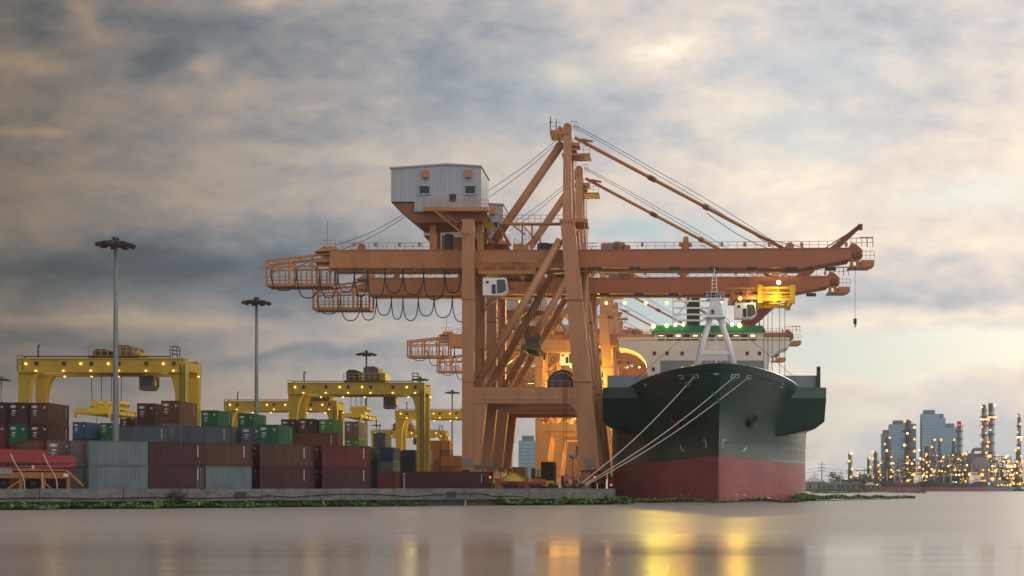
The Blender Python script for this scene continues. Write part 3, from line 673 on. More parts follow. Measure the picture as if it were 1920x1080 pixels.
    k = MB(); k.prism([(m(596, 0).x, gt - .1), (m(640, 0).x, gt + .1), (m(634, 0).x, gt + .8), (m(612, 0).x, gt + .6)], -2.5, 2.5); k.box((m(594, 0).x, -2, m(0, 495).z), (m(627, 0).x, 2, m(0, 488).z)); k.build('sheave_frame', O, t)
    k = MB()
    for px in (612, 622, 630): k.tube([m(px, 470, -1.2), m(px, 470, 1.2)], .55, 10)
    k.build('end_sheave', OD, t)
    k = MB(); k.rail(m(606, 468, -2), m(634, 468, -2), 1.2, .9, .07); k.tube([m(617, 468, -1), m(617, 418, -1)], .06, 5); k.build('end_mast', O, t)
    # festoon cables
    xs = [522, 570, 612, 645, 676, 700, 732, 765, 803, 842, 872]
    for i in range(len(xs) - 1):
        a, b_ = m(xs[i], 513, -4.15), m(xs[i + 1], 513, -4.15); dip = (4.4 + .5 * math.sin(i * 2.3)) * (.8 + .4 * ((i * 7) % 3) / 2)
        pts = [a.lerp(b_, .5 - .5 * math.cos(math.pi * j / 14)) - Vector((0, 0, dip * (1 - abs(2 * j / 14 - 1) ** 2.6))) for j in range(15)]
        MB().tube(pts, .10, 5).build('festoon_cable', M['cable'], t)
    # machinery house
    hy0, hy1 = -5.0, 4.2
    F_ = lambda px, py: (f(px, py, hy0).x, f(px, py, hy0).z)
    ho = MB().prism([F_(733, 378), F_(733, 316), F_(838, 309), F_(902, 313), F_(902, 397), F_(777, 397), F_(777, 378)], hy0, hy1).build('machinery_house', M['clad'], t)
    k = MB().prism([F_(731, 317), F_(731, 314), F_(838, 306.5), F_(904, 310.5), F_(904, 313.2), F_(838, 309.4)], hy0 - .25, hy1 + .25); k.build('roof', M['grey'], ho)
    for px in (796, 882):
        a, b_ = F_(px - 9, 363), F_(px + 9, 350); w = MB().box((a[0], hy0 - .10, a[1]), (b_[0], hy0 - .03, b_[1])).build('window', M['glass'], ho)
        MB().box((a[0] - .25, hy0 - .30, a[1] - .22), (b_[0] + .25, hy0 - .02, a[1] - .02)).box((a[0] - .2, hy0 - .3, b_[1] + .02), (b_[0] + .2, hy0 - .02, b_[1] + .14)).box((a[0] - .15, hy0 - .16, a[1] - .03), (a[0] - .01, hy0 - .02, b_[1] + .03)).box((b_[0] + .01, hy0 - .16, a[1] - .03), (b_[0] + .15, hy0 - .02, b_[1] + .03)).build('window_frame', M['grey'], w)
    a, b_ = F_(843, 378), F_(855, 364); MB().box((a[0], hy0 - .09, a[1]), (b_[0], hy0 - .03, b_[1])).build('door', M['glass'], ho)
    for px in (799, 879):
        a, b_ = F_(px - 6, 334), F_(px + 6, 321); MB().box((a[0], hy0 - .75, a[1]), (b_[0], hy0 - .02, b_[1])).build('vent_box', O, ho)
    k = MB().prism([F_(733, 379), F_(776, 379), F_(776, 398), F_(812, 398), F_(912, 398), F_(918, 408), F_(905, 414), F_(780, 417), F_(772, 412)], hy0 + .4, hy1 - .4); k.build('house_underframe', OD, t)
    k = MB(); a, b_ = F_(797, 399), F_(918, 393); k.box((a[0], hy0 - 1.5, a[1]), (b_[0], hy0 - .02, b_[1] + .1)); k.rail((a[0], hy0 - 1.45, b_[1] + .1), (b_[0], hy0 - 1.45, b_[1] + .1), 1.15, 1.3, .07); k.build('house_walkway', O, t)
    k = MB(); k.bar(f(816, 396, -8.2), f(866, 437, -8.2), .5, .25); k.rail(f(816, 396, -8.5), f(866, 437, -8.5), 1.1, 1.3, .07); k.bar(f(866, 437, -8.2), f(880, 437, -8.2), .6, .2); k.build('stair', O, t)
    k = MB(); k.bar(f(925, 395, -6), f(985, 440, -6), .5, .25); k.rail(f(925, 395, -6.2), f(985, 440, -6.2), 1.1, 1.3, .07); k.build('stair', O, t)
    for px, y in ((817, -2.3), (817, 2.3), (905, -2.3), (905, 2.3)):
        a = m(px, 476, y); MB().box((a.x - .5, y - .5, gt + .15), (a.x + .5, y + .5, m(0, 417).z)).build('house_post', O, t)
    k = MB()
    for px0, py0, px1, py1 in ((922, 440, 900, 466), (890, 425, 930, 462), (940, 430, 960, 466)): k.bar(m(px0, py0, -2.4), m(px1, py1, -2.4), .5)
    k.build('house_brace', OD, t)
    # walkway between house and mast
    k = MB(); k.box((m(938, 0).x, -2.5, m(0, 426).z), (Wt.x - .6, -1.2, m(0, 423).z)); k.rail(m(940, 423, -2.5), Vector((Wt.x - .8, -2.5, m(0, 423).z)), 1.25, 1.0, .07); k.build('mast_walkway', O, t)
    for px in (982, 1000, 1015): MB().bar(m(px, 426, -2), m(px, 475, -2), .28).build('walkway_post', O, t)
    k = MB(); k.bar(m(985, 430, -2.2), m(1005, 452, -2.2), .35, .2); k.bar(m(1005, 450, -2.2), m(978, 474, -2.2), .35, .2); k.rail(m(1005, 448, -2.4), m(978, 472, -2.4), 1, 1.2, .06); k.build('stair', O, t)
    # mast head
    k = MB(); a = m(1065, 240); k.box((m(1033, 0).x, -2, m(0, 258).z), (m(1068, 0).x, 2, m(0, 250).z)); k.rail(m(1034, 250, -1.95), m(1052, 250, -1.95), 1.3, .9, .06); k.rail(m(1072, 252, -1.95), m(1084, 252, -1.95), 1.6, .5, .08); k.build('mast_platform', O, t)
    MB().tube([m(1065, 242, -1.6), m(1065, 242, 1.6)], .62, 14).build('head_sheave', O, t)
    MB().tube([m(1051, 246, -1.2), m(1051, 246, 1.2)], .45, 12).build('head_sheave', O, t)
    MB().cbox(m(1065, 252), (1.5, 3.4, 1.6)).build('mast_head', O2, t)
    k = MB(); k.tube([m(1034, 250, -1.8), m(1034, 225, -1.8)], .09, 5); k.tube([m(1045, 250, -1.8), m(1045, 229, -1.8)], .06, 5); k.bar(m(1033.5, 238, -1.8), m(1034.5, 233, -1.8), .25); k.build('aerial', M['dark'], t)
    k = MB(); k.box((m(1055, 0).x, -2, m(0, 297).z), (m(1108, 0).x, 2, m(0, 293).z)); k.rail(m(1072, 293, -1.95), m(1107, 293, -1.95), 1.2, 1.2, .06); k.box((m(1071, 0).x, -1.5, m(0, 286).z), (m(1082, 0).x, 1.5, m(0, 282).z)); k.box((m(1071, 0).x, -1.5, m(0, 277).z), (m(1088, 0).x, 1.5, m(0, 271).z)); k.build('mast_platform', O, t)
    k = MB(); k.tube([m(1092, 270, -.5), m(1092, 262, -.5), m(1097, 264, -.5), m(1112, 267, -.5)], .22, 6); k.build('davit', O, t)
    k = MB(); k.box((m(1076, 0).x, -3, m(0, 423).z), (m(1103, 0).x, 3, m(0, 417).z)); k.rail(m(1078, 417, -3), m(1102, 417, -3), 1.3, .9, .07); k.build('mast_platform', O, t)
    k = MB()
    for px in (1098, 1104): k.bar(m(px, 475, -3), m(px, 417, -3), .09)
    for i in range(16): k.bar(m(1098, 473 - i * 3.5, -3), m(1104, 473 - i * 3.5, -3), .07)
    for px in (1076, 1081): k.bar(m(px, 417, -3), m(px, 300, -1), .09)
    for i in range(30): k.bar(m(1076, 415 - i * 3.8, -3 + i * .066), m(1081, 415 - i * 3.8, -3 + i * .066), .06)
    k.build('ladder', O, t)
    # ropes of the boom hoist and stays
    for a, b_, sag, n_ in (((1076, 246), (1468, 466), -1.0, 2), ((1048, 262), (916, 360), .4, 2), ((757, 405), (630, 462), .5, 2)):
        k = MB()
        for i in range(n_):
            p, q = m(*a, -.8 + 1.6 * i), m(*b_, -.8 + 1.6 * i); q.z -= i * .7
            k.tube([p.lerp(q, j / 10) - Vector((0, 0, sag * math.sin(math.pi * j / 10))) + Vector((0, 0, (.9 * (1 - j / 4)) if (sag < 0 and j < 4) else 0)) for j in range(11)], .045, 4)
        k.build('hoist_rope', M['cable'], t)
    k = MB(); p, q = m(1325, 402, -1), m(1470, 478, -1); k.tube([p.lerp(q, j / 8) - Vector((0, 0, .9 * math.sin(math.pi * j / 8))) for j in range(9)], .06, 4); p, q = m(1420, 447, -1), m(1530, 472, -1); k.tube([p, q], .06, 4); k.build('stay_rope', M['cable'], t)
    # boom tip
    k = MB(); k.prism([(m(1588, 0).x, gt - 1), (m(1614, 0).x, gt - .9), (m(1614, 0).x, gt + .3), (m(1602, 0).x, gt + 1.3), (m(1594, 0).x, gt + 1.5), (m(1588, 0).x, gt + .5)], -2, 2); k.build('boom_tip', M['boom'], t)
    k = MB(); k.box((m(1590, 0).x, -1.9, m(0, 504).z), (m(1630, 0).x, 1.9, m(0, 501.5).z)); k.box((m(1612, 0).x, -1.9, m(0, 501.4).z), (m(1636, 0).x, 1.9, m(0, 491).z)); k.bar(m(1594, 502, -1.6), m(1594, 487, -1.6), .5); k.bar(m(1606, 502, -1.6), m(1604, 484, -1.6), .5); k.rail(m(1613, 490, -1.85), m(1636, 490, -1.85), 1.4, .7, .07); k.build('tip_platform', O, t)
    k = MB(); k.rail(m(1590, 470, -3.2), m(1631, 470, -3.2), 1.5, .9, .09); k.bar(m(1620, 470, -3.2), m(1620, 452, -3.2), .12); k.bar(m(1631, 470, -3.2), m(1631, 452, -3.2), .12); k.bar(m(1606, 452, -3.2), m(1632, 452, -3.2), .12); k.build('tip_railing', O, t)
    for px in (1600, 1607): MB().tube([m(px, 481, -2.5), m(px, 481, 2.5)], .5, 10).build('tip_sheave', OD, t)
    # trolley with cab, slides along x
    tr = bpy.data.objects.new('trolley', None)
    k = MB(); a, b_ = m(905, 520), m(1010, 511)
    k.box((a.x, -5, a.z), (b_.x, -4.2, a.z + .35)); k.box((a.x, 4.2, a.z), (b_.x, 5, a.z + .35)); k.box((a.x, -5, a.z + .35), (b_.x, 5, a.z + .5))
    for px in (910, 940, 975, 1004): k.tube([m(px, 514, -4.6), m(px, 514, 4.6)], .55, 10); k.bar(m(px, 520, -4.9), m(px, 499, -4.9), .3)
    k.bar(m(905, 500, -5), m(1010, 500, -5), .3); k.box((m(930, 0).x, -4.7, m(0, 511).z), (m(950, 0).x, -3.4, m(0, 503).z)); k.box((m(965, 0).x, -4.7, m(0, 511).z), (m(985, 0).x, -3.4, m(0, 500).z))
    k.rail(m(905, 521, -5.1), m(1010, 521, -5.1), 1.4, 1.3, .08); k.bar(m(905, 521, -5), m(1010, 521, -5), .35)
    tro = k.build('trolley', O, t)
    c0, c1 = m(914, 563), m(959, 531)
    cb = MB().prism([(c0.x, c0.z), (c1.x - .9, c0.z), (c1.x, c0.z + .7), (c1.x - .25, c1.z), (c0.x, c1.z)], -5.6, -3.2).build('operator_cab', M['white'], tro)
    k = MB().prism([(c0.x + 2.35, c0.z + .3), (c1.x - .95, c0.z + .35), (c1.x - .12, c0.z + .85), (c1.x - .4, c1.z - .3), (c0.x + 2.35, c1.z - .3)], -5.68, -5.605); k.build('cab_window', M['cabglass'], cb)
    k = MB().box((c0.x + 1.5, -5.66, c0.z + .25), (c0.x + 2.15, -5.605, c1.z - 1.1)); k.build('cab_window', M['glass'], cb)
    MB().box((c0.x + .55, -5.66, c1.z - .95), (c0.x + 1.0, -5.605, c1.z - .5)).build('cab_hatch', M['glass'], cb)
    for px in (916, 950): MB().bar(m(px, 530, -4.4), m(px, 520, -4.4), .4).build('cab_hanger', OD, cb)
    return t, tro, m, f
M['boom'] = pmat('boom_orange_red', (.40, .135, .058), .45, .12, .2, rust=.15, streak=.5)
M['cabglass'] = pmat('green_cab_glass', (.05, .085, .075), .08, .1)
# ribbed cladding of the machinery houses
def clad_mat():
    mt = pmat('ribbed_cladding', (.39, .43, .49), .5, .10, .4, rust=.22, streak=7)
    nt = mt.node_tree; N = nt.nodes; L = nt.links; bs = N['Principled BSDF']
    tc = N.new('ShaderNodeTexCoord'); w = N.new('ShaderNodeTexWave'); L.new(tc.outputs['Object'], w.inputs[0]); w.inputs['Scale'].default_value = .95
    w.wave_type = 'BANDS'; w.bands_direction = 'X'
    b = N.new('ShaderNodeBump'); b.inputs['Strength'].default_value = .6; b.inputs['Distance'].default_value = .08; L.new(w.outputs[0], b.inputs['Height']); L.new(b.outputs[0], bs.inputs['Normal'])
    return mt
M['clad'] = clad_mat()
crane1, tro1, cm, cf = make_sts()
relabel(crane1, 'orange quay crane in front of all the others, with the largest grey machinery house')
def crane_copy(y, label, tshift):
    c = copy_tree(crane1); c.location.y = y; c['label'] = label
    for ch in c.children:
        if ch.name.startswith('trolley') and not ch.name.startswith('trolley_rail'): ch.location.x = tshift; return c, ch
crane2, tro2 = crane_copy(245.5, 'orange quay crane directly behind the front one, its lit trolley above the ship', (1375 - 1250) * 245.5 / 2400 - (914 - 1250) / CS + 0.0)
crane3, tro3 = crane_copy(334, 'orange quay crane lit amber from below, its boom crossing behind the ship bridge', 3)
crane5, _ = crane_copy(424, 'orange quay crane deep in the row, half hidden by nearer crane legs', 5)
crane6, _ = crane_copy(470, 'orange quay crane at the far end of the row, small and amber lit', -4)
crane4, tro4 = crane_copy(377, 'orange quay crane farthest along the berth, its low boom tip peeping right of the bridge', 10)

for ch in list(crane1.children):          # the front crane has no electrical house on its portal
    if ch.name.startswith('electrical_house'):
        for c2 in list(ch.children): bpy.data.objects.remove(c2)
        bpy.data.objects.remove(ch)
# spreader hung on crane 1, seen end on
def spreader_part(parent, c, mt, ropes_to, name='spreader'):
    k = MB(); x, y, z = c
    k.box((x - 1.25, y - 6, z), (x - .85, y + 6, z + .6)); k.box((x + .85, y - 6, z), (x + 1.25, y + 6, z + .6))
    for yy in (-6.1, -2, 2, 5.7): k.box((x - 1.4, y + yy, z + .05), (x + 1.4, y + yy + .4, z + .7))
    for sx in (-1.3, 1.3):
        for yy in (-6, 6): k.box((x + sx - .15, y + yy - .2, z - .5), (x + sx + .15, y + yy + .2, z + .2))
    sp = k.build(name, mt, parent)
    k = MB(); k.box((x - 1.2, y - 1.8, z + 1.0), (x + 1.2, y + 1.8, z + 2.6)); k.box((x - .9, y - 6.0, z + .72), (x + .9, y + 1.8, z + 1.0))
    for sx in (-.9, .9): k.tube([(x + sx, y - 1.9, z + 2.6), (x + sx, y + 1.9, z + 2.6)], .55, 10)
    k.build('headblock', mt, sp)
    k = MB()
    for sx in (-1, -.4, .4, 1):
        for yy in (-1.6, 1.6): k.tube([(x + sx, y + yy, z + 2.7), (x + sx * 1.1, y + yy, ropes_to)], .04, 4)
    k.build('rope', M['cable'], sp); return sp
M['spreader_d'] = pmat('dirty_spreader_paint', (.10, .06, .03), .6, .3, .8)
p = cm(1000, 662); spreader_part(tro1, (p.x, 0, p.z), M['spreader_d'], 38)
# cable reel on the portal beam of the second crane
def reel(parent, c, r):
    k = MB(); x, y, z = c; n = 28
    for i in range(n):
        a, b_ = 2 * math.pi * i / n, 2 * math.pi * (i + 1) / n
        k.bar((x + r * math.cos(a), y, z + r * math.sin(a)), (x + r * math.cos(b_), y, z + r * math.sin(b_)), .5, .12, up=(0, 1, 0))
        if i % 2 == 0: k.bar((x, y, z), (x + r * math.cos(a), y, z + r * math.sin(a)), .08)
    k.tube([(x, y - .35, z), (x, y + .35, z)], r * .86, 24); k.tube([(x, y - .5, z), (x, y + .6, z)], .4, 12)
    return k.build('cable_reel', M['reel'], parent)
M['reel'] = pmat('dark_purple_reel', (.06, .04, .055), .6, .2)
pr = cf(1055, 722, -5.0); reel(crane1, (pr.x, -5.2, cf(0, 727, -6.5).z + .55), 2.3)
# chain ladder hanging from the portal beam
k = MB(); a, b_ = cf(1060, 727, -7.7), cf(1060, 850, -7.7)
for dx in (-.25, .25): k.bar((a.x + dx, -7.7, a.z), (a.x + dx, -7.7, b_.z), .06)
i = a.z
while i > b_.z: k.bar((a.x - .25, -7.7, i), (a.x + .25, -7.7, i), .05); i -= .45
k.build('rope_ladder', M['cable'], crane1)
# crane 2's trolley at work: lit hoist platform and hanging ropes
def lit_trolley(tr, y):
    k = MB(); k.box((cm(985, 0).x, -5.5, cm(0, 533).z), (cm(1012, 0).x, -5.42, cm(0, 530).z)) 
    base = cm(914, 563)
    for z0_, z1_ in ((6.4, 6.8), (5.5, 5.8), (4.9, 5.15), (4.1, 4.75)):
        for y_ in (-5.3, 4.2): k.box((base.x + 4.4, y_, base.z + z0_ - .8), (base.x + 11.0, y_ + .4, base.z + z1_ - .85))
    for dx in (4.3, 10.4): k.box((base.x + dx, -5.4, base.z + 2.9), (base.x + dx + .9, -4.4, base.z + 6.3)); k.box((base.x + dx, 3.8, base.z + 2.9), (base.x + dx + .9, 4.8, base.z + 6.3)); k.box((base.x + dx + .1, -4.38, base.z + 3.2), (base.x + dx + .8, 3.78, base.z + 3.8))
    k.build('hoist_platform', M['yellow'], tr)
    k = MB()
    for dx in (5.6, 6.4, 7.2, 8.6, 9.6): k.tube([(base.x + dx, -3, base.z + 3.4), (base.x + dx, -3, base.z - 21)], .05, 4)
    k.build('hoist_rope', M['cable'], tr)
    for dx, dz, s in ((8.2, 6.9, .42), (1.0, 3.9, .35), (-2.5, 3.3, .3)):
        MB().ball((base.x + dx, -5.7, base.z + dz - .2), s, 8, 6).build('trolley_lamp', M['lamp_white'] if dx > 5 else M['lamp_warm'], tr)
    lamp('trolley_light', (base.x + 7.6, -7.2, base.z + 4.6), WARM, 900, tr); lamp('trolley_light', (base.x + 7.6, -.5, base.z + 2.6), WARM, 500, tr); lamp('trolley_light', (base.x + 3.5, -6.4, base.z + 3.6), (1, .8, .4), 260, tr)
lit_trolley(tro2, 0)
# hook hanging from the tip of the front crane
k = MB(); a = cm(1600, 505, -2); k.tube([a, (a.x, -2, cm(0, 600).z)], .035, 4); k.build('tip_rope', M['cable'], crane1)
k = MB(); zz = cm(0, 616).z; k.box((a.x - .25, -2.2, zz + .5), (a.x + .25, -1.8, zz + 1.4)); k.tube([(a.x, -2, zz + .5), (a.x + .15, -2, zz + .2), (a.x, -2, zz), (a.x - .2, -2, zz + .2)], .1, 6); k.build('hook_block', M['dark'], crane1)
# lamps under cranes 3 and 4 (sodium light that floods the portals)
def tube_lamp(par, a, b_, mt): return MB().bar(a, b_, .28).build('strip_lamp', mt, par)
for c, dz in ((crane3, 0), (crane4, 0), (crane2, 0)):
    for px, py in ((935, 515), (1120, 517), (1160, 517), (1205, 517), (1250, 517)):
        o = MB().ball(cm(px, py, 3.4), .33, 8, 6).build('floodlight', M['lamp_warm'], c)
for c, pts in ((crane3, [(-10, 3, 22, 15000), (4, 0, 33, 10000), (7, -6, 13, 3000), (-6, 0, 10, 1800), (5, -13, 27, 9000)]), (crane4, [(-6, -4, 28, 15000), (6, -4, 20, 10000), (-4, 0, 10, 2000)]), (crane5, [(-8, 0, 20, 9000), (5, 0, 29, 9000)]), (crane6, [(-6, 0, 20, 8000), (6, 0, 27, 8000)]), (crane2, [(-2, 17, 36.5, 1500), (9, 17, 12, 7000), (14.5, 19.5, 15, 7000), (-4, 17, 20, 12000), (9.5, 17, 22, 3500)])):  # second and two deepest cranes: unseen lights added to brighten legs and frames
    for x, y, z, w in pts:
        lamp('sodium_light', (x, y, z), WARM if z > 14 else (1.0, .50, .08), w, c, .5 if z > 14 else 3.0)
for c in (crane3, crane4):
    for x0_, x1_, z_ in ((-3, 6.5, 25.5), (-2.5, 7, 20.2), (13, 19, 24.5)): tube_lamp(c, (x0_, -8.2, z_), (x1_, -8.2, z_), M['lamp_warm'])
# sign beams of the far cranes with their painted letters
def text(s, name, mat, parent, loc, h, ext=.02):
    cu = bpy.data.curves.new(name, 'FONT'); cu.body = s; cu.size = h; cu.extrude = ext; cu.space_character = 1.25
    tmp = bpy.data.objects.new('tmp', cu); COL.objects.link(tmp); dg = bpy.context.evaluated_depsgraph_get()
    me = bpy.data.meshes.new_from_object(tmp.evaluated_get(dg)); bpy.data.objects.remove(tmp)
    me.materials.clear(); me.materials.append(mat)
    o = bpy.data.objects.new(name, me); COL.objects.link(o); o.parent = parent; o.location = loc; o.rotation_euler = (R(90), 0, 0); return o
for c, D_, py0, py1, px0, px1, s, tx, ty in ((crane3, 334, 637, 660, 946, 1110, 'CW', 963, 651), (crane4, 377, 665, 682, 948, 1100, 'D WORLD', 963, 674)):
    yy = -7.7; d = D_ + yy
    L2 = lambda px, py: (X(px, d) - CX0, Z(py, d) - 2)
    a, b_ = L2(px0, py1), L2(px1, py0)
    k = MB().box((a[0], yy, a[1]), (b_[0], yy + 1.1, b_[1])); sb = k.build('sign_beam', M['orange'], c)
    h = (b_[1] - a[1]) * .85; q = L2(tx, ty); text(s, 'lettering', M['cable'], sb, (q[0], yy - .03, q[1] - h * .35), h)
# ------------------------------------------------------------------ yard gantry cranes (rubber tyred)
M['lampy'] = M['lamp_warm']
def make_rtg():
    t = thing('yard_crane', 'x', 'gantry crane', (0, 0, 2.0), 0, 'yellow yard gantry cranes over the container stacks')
    Wd, H, dp = 11.9, 18.8, 2.5
    Y_ = M['yellow']
    for sx in (-1, 1):
        for sy in (-1, 1):
            k = MB(); x = sx * (Wd - .75)
            k.bar((x, sy * dp, 1.6), (x, sy * dp, H - 1.2), 1.15, 1.1, 1.5, 1.2, up=(0, 1, 0))
            n_ = 6; r = 3.0; xi = x - sx * .7; zt = H - 2.1
            k.prism([(xi, zt), (xi, zt - r * 1.5)] + [(xi - sx * (r * .5) * (1 - math.cos(math.pi / 2 * i / n_)), zt - r * 1.5 * (1 - math.sin(math.pi / 2 * i / n_))) for i in range(1, n_ + 1)], sy * dp - .5, sy * dp + .5)
            k.build('leg', Y_, t)
            wb = MB().box((x - .8, sy * dp - 1.6, .9), (x + .8, sy * dp + 1.6, 1.6)).build('wheel_bogie', Y_, t)
            for d_ in (-.9, .9): MB().tube([(x - .35, sy * dp + d_, .7), (x + .35, sy * dp + d_, .7)], .7, 12).build('wheel', M['cable'], wb)
        MB().box((sx * (Wd - .75) - .5, -dp + .6, 1.8), (sx * (Wd - .75) + .5, dp - .6, 2.9)).build('sill_beam', Y_, t)
    for sy in (-1, 1):
        y0, y1 = sorted((sy * dp - sy * .7, sy * dp + sy * .8))
        k = MB(); k.box((-Wd, y0, H - 2.1), (Wd, y1, H - .35)); k.box((-Wd, y0 - .15, H - .35), (Wd, y1 + .15, H - .18)); k.box((-Wd, y0 - .12, H - 2.25), (Wd, y1 + .12, H - 2.1)); k.build('girder', Y_, t)
        MB().box((-Wd + 1, y0 - .1, H - .02), (Wd - 2, y0 + .1, H + .12)).box((-Wd + 1, y0 - .05, H - .18), (-Wd + 1.2, y0 + .05, H - .02)).build('handrail', M['dark'], t)
    k = MB()
    for sx in (-1, 1): k.box((sx * (Wd - .4) - .4, -dp + .72, H - 1.9), (sx * (Wd - .4) + .4, dp - .72, H - .6))
    k.build('end_tie', Y_, t)
    for i in range(6):
        x = -Wd + 1.6 + i * 3.9
        MB().box((x + 1.0, -dp - 1.1, H - 1.2), (x + 1.4, -dp - .82, H - .7)).build('lamp_box', M['dark'], t)
        MB().ball((x + 1.2, -dp - 1.15, H - 2.0), .17, 8, 5, .6).build('floodlight', M['lamp_warm'], t)
        if i in (0, 2, 3, 5): MB().ball((x - .3, -dp - 1.0, H - 1.0), .16, 8, 6).build('floodlight', M['lamp_warm'], t)
        MB().ball((x + 2.9, dp - 1.0, H - 2.4), .17, 8, 5, .6).build('floodlight', M['lamp_warm'], t)
    k = MB(); k.tube([(-Wd + 2.6, -dp, H), (-Wd + 2.6, -dp, H + 1.6), (-Wd + 2.9, -dp, H + 1.8)], .12, 6); k.build('aerial', M['dark'], t)
    k = MB(); k.rail((-Wd, -dp - .8, H - 2), (-Wd + .8, -dp - .8, H - 2), 2.2, .8, .08); k.build('end_railing', M['dark'], t)
    k = MB(); x = Wd - 1.6
    for a in (-.5, .5):
        for b_ in (-.5, .5): k.bar((x + a, -dp - .3 + b_, H - .2), (x + a, -dp - .3 + b_, H + 1.5), .09)
    for z_ in (.4, .95, 1.5): k.box((x - .5, -dp - .84, H + z_ - .04), (x + .5, -dp - .78, H + z_ + .04)); k.box((x - .5, -dp + .18, H + z_ - .04), (x + .5, -dp + .24, H + z_ + .04))
    k.build('access_cage', M['dark'], t)
    k = MB(); x = Wd - .1
    for a in (-.3, .3): k.bar((x - .2 + a, -dp - .95, 3), (x - .2 + a, -dp - .95, H - 1), .09)
    for i in range(36): k.bar((x - .5, -dp - .95, 3.2 + i * .4), (x + .1, -dp - .95, 3.2 + i * .4), .06)
    k.build('ladder', M['dark'], t)
    tr = bpy.data.objects.new('trolley', None); COL.objects.link(tr); tr.parent = t
    MB().box((-3.4, -dp - .6, H - .1), (3.8, dp + .6, H + .25)).build('trolley_deck', M['orange_d'], tr)
    for x0_, x1_, h, mt in ((-3.2, -1.0, 1.7, 'dark'), (-.2, 2.4, 2.3, 'mach'), (2.7, 3.6, 1.4, 'yellow')): MB().box((x0_, -dp + .4, H + .26), (x1_, dp - .4, H + .25 + h)).box((x0_ + .2, -dp + .7, H + .25 + h), (x1_ - .6, 0, H + .5 + h)).build('winch_housing', M[mt], tr)
    k = MB(); k.rail((-3.4, -dp - .55, H + .25), (3.8, -dp - .55, H + .25), 1.2, .9, .08); k.build('trolley_railing', Y_, tr)
    k = MB().prism([(3.2, H - 4.6), (4.9, H - 4.6), (5.3, H - 4.0), (5.3, H - 2.5), (3.2, H - 2.5)], -dp + .9, -dp + 3); cb = k.build('operator_cab', M['mach'], tr)
    MB().box((5.32, -dp + 1.1, H - 4.0), (5.36, -dp + 2.8, H - 2.8)).box((3.5, -dp + .82, H - 4.0), (4.9, -dp + .88, H - 2.8)).build('cab_window', M['glass'], cb)
    return t, tr
M['mach'] = pmat('machine_brown', (.14, .10, .09), .6, .15)
M['orange_d'] = M['orange_d']
rtg1, tr1 = make_rtg()
def rtg_copy():
    c = copy_tree(rtg1); return c, [o for o in c.children if o.name.startswith('trolley')][0]
rtgs = [(rtg1, tr1)] + [rtg_copy() for _ in range(5)]
RT = [(-80.3, 185, 'big yellow gantry crane at the west edge of the yard, behind the tall mast', 40),
      (-54.3, 227, 'yellow gantry crane with a bright yellow spreader hanging clear in the air, mid yard', 1.2),
      (-81.7, 274, 'yellow gantry crane seen behind and below the one with the hanging bright spreader', 6.5),
      (-52.3, 306, 'yellow gantry crane just inland of the front orange crane legs', 7.0),
      (-82.5, 412, 'small far yellow gantry crane at the end of the western lane', -2),
      (-27, 420, 'far yellow gantry crane seen through the portal of the orange quay cranes', 2)]
for (o, tr), (x, y, lab, tx) in zip(rtgs, RT):
    o.location = (x, y, 2.0); o['label'] = lab; tr.location.x = tx if tx < 30 else 0
# the first one's trolley stands over the truck lane, low behind the girder
tr1.location.x = 1.5
def yellow_spreader(parent, x, z, w=1.3):
    k = MB(); dp = 0
    k.box((x - w, -6, z), (x - w + .5, 6, z + .5)); k.box((x + w - .5, -6, z), (x + w, 6, z + .5))
    for yy in (-6.1, -3, 0, 3, 5.7): k.box((x - w - .1, yy, z + .05), (x + w + .1, yy + .4, z + .75))
    for sx in (-w - .1, w + .1):
        for yy in (-6, 5.9): k.box((x + sx - .14, yy - .2, z - .55), (x + sx + .14, yy + .2, z + .2))
    sp = k.build('spreader', M['spreader'], parent)
    k = MB(); k.box((x - w * .8, -1.6, z + .8), (x + w * .8, 1.6, z + 1.5))
    for sx in (-.7, 0, .7): k.tube([(x + sx * w, -1.7, z + 1.7), (x + sx * w, 1.7, z + 1.7)], .5, 10)
    k.build('headblock', M['spreader'], sp)
    k = MB()
    for sx in (-.9, -.3, .3, .9): k.tube([(x + sx * w, -1.5, z + 2), (x + sx * w * 1.1, -1.5, 18.8)], .05, 4)
    k.build('rope', M['cable'], sp)
M['spreader'] = pmat('bright_yellow_paint', (.75, .50, .03), .45, .12, .8)
for ch in list(tr1.children):          # the western crane's trolley is a low one
    if ch.name.startswith('winch_housing'): ch.scale.z = .955
yellow_spreader(rtgs[0][1], -1.5, 10.6, 2.3)
yellow_spreader(rtgs[1][1], -1.2, 12.4, 1.45)
yellow_spreader(rtgs[3][1], 1.0, 16.2, 2.4)
for i, w in ((0, 130), (1, 150), (2, 150), (3, 260)):
    c = rtgs[i][0]
    for sx in (-1, 1): lamp('flood_light', (sx * 8.5, 0.2, 15.3), (1, .70, .22), w, c, 1.5)

# ------------------------------------------------------------------ containers
CC = {'maroon': (0.058, 0.016, 0.017), 'red': (0.117, 0.017, 0.016), 'rust': (0.117, 0.035, 0.017), 'brown': (0.090, 0.035, 0.022), 'green': (0.006, 0.109, 0.051), 'lime': (0.055, 0.172, 0.031),
      'greyblue': (0.133, 0.176, 0.199), 'slate': (0.082, 0.098, 0.117), 'pink': (0.133, 0.086, 0.090), 'blue': (0.016, 0.066, 0.156), 'navy': (0.016, 0.027, 0.066), 'orange': (0.234, 0.078, 0.020), 'tan': (0.172, 0.101, 0.066), 'white': (0.390, 0.390, 0.374)}
CM = {k: pmat('container_' + k, v, .55, .32, .6, rust=.7, streak=4) for k, v in CC.items()}
CF = {k: pmat('container_frame_' + k, tuple(c * .72 for c in v), .6, .15, 1) for k, v in CC.items()}
M['mark'] = pmat('white_stencil_paint', (.55, .55, .53), .7, .2, 3)
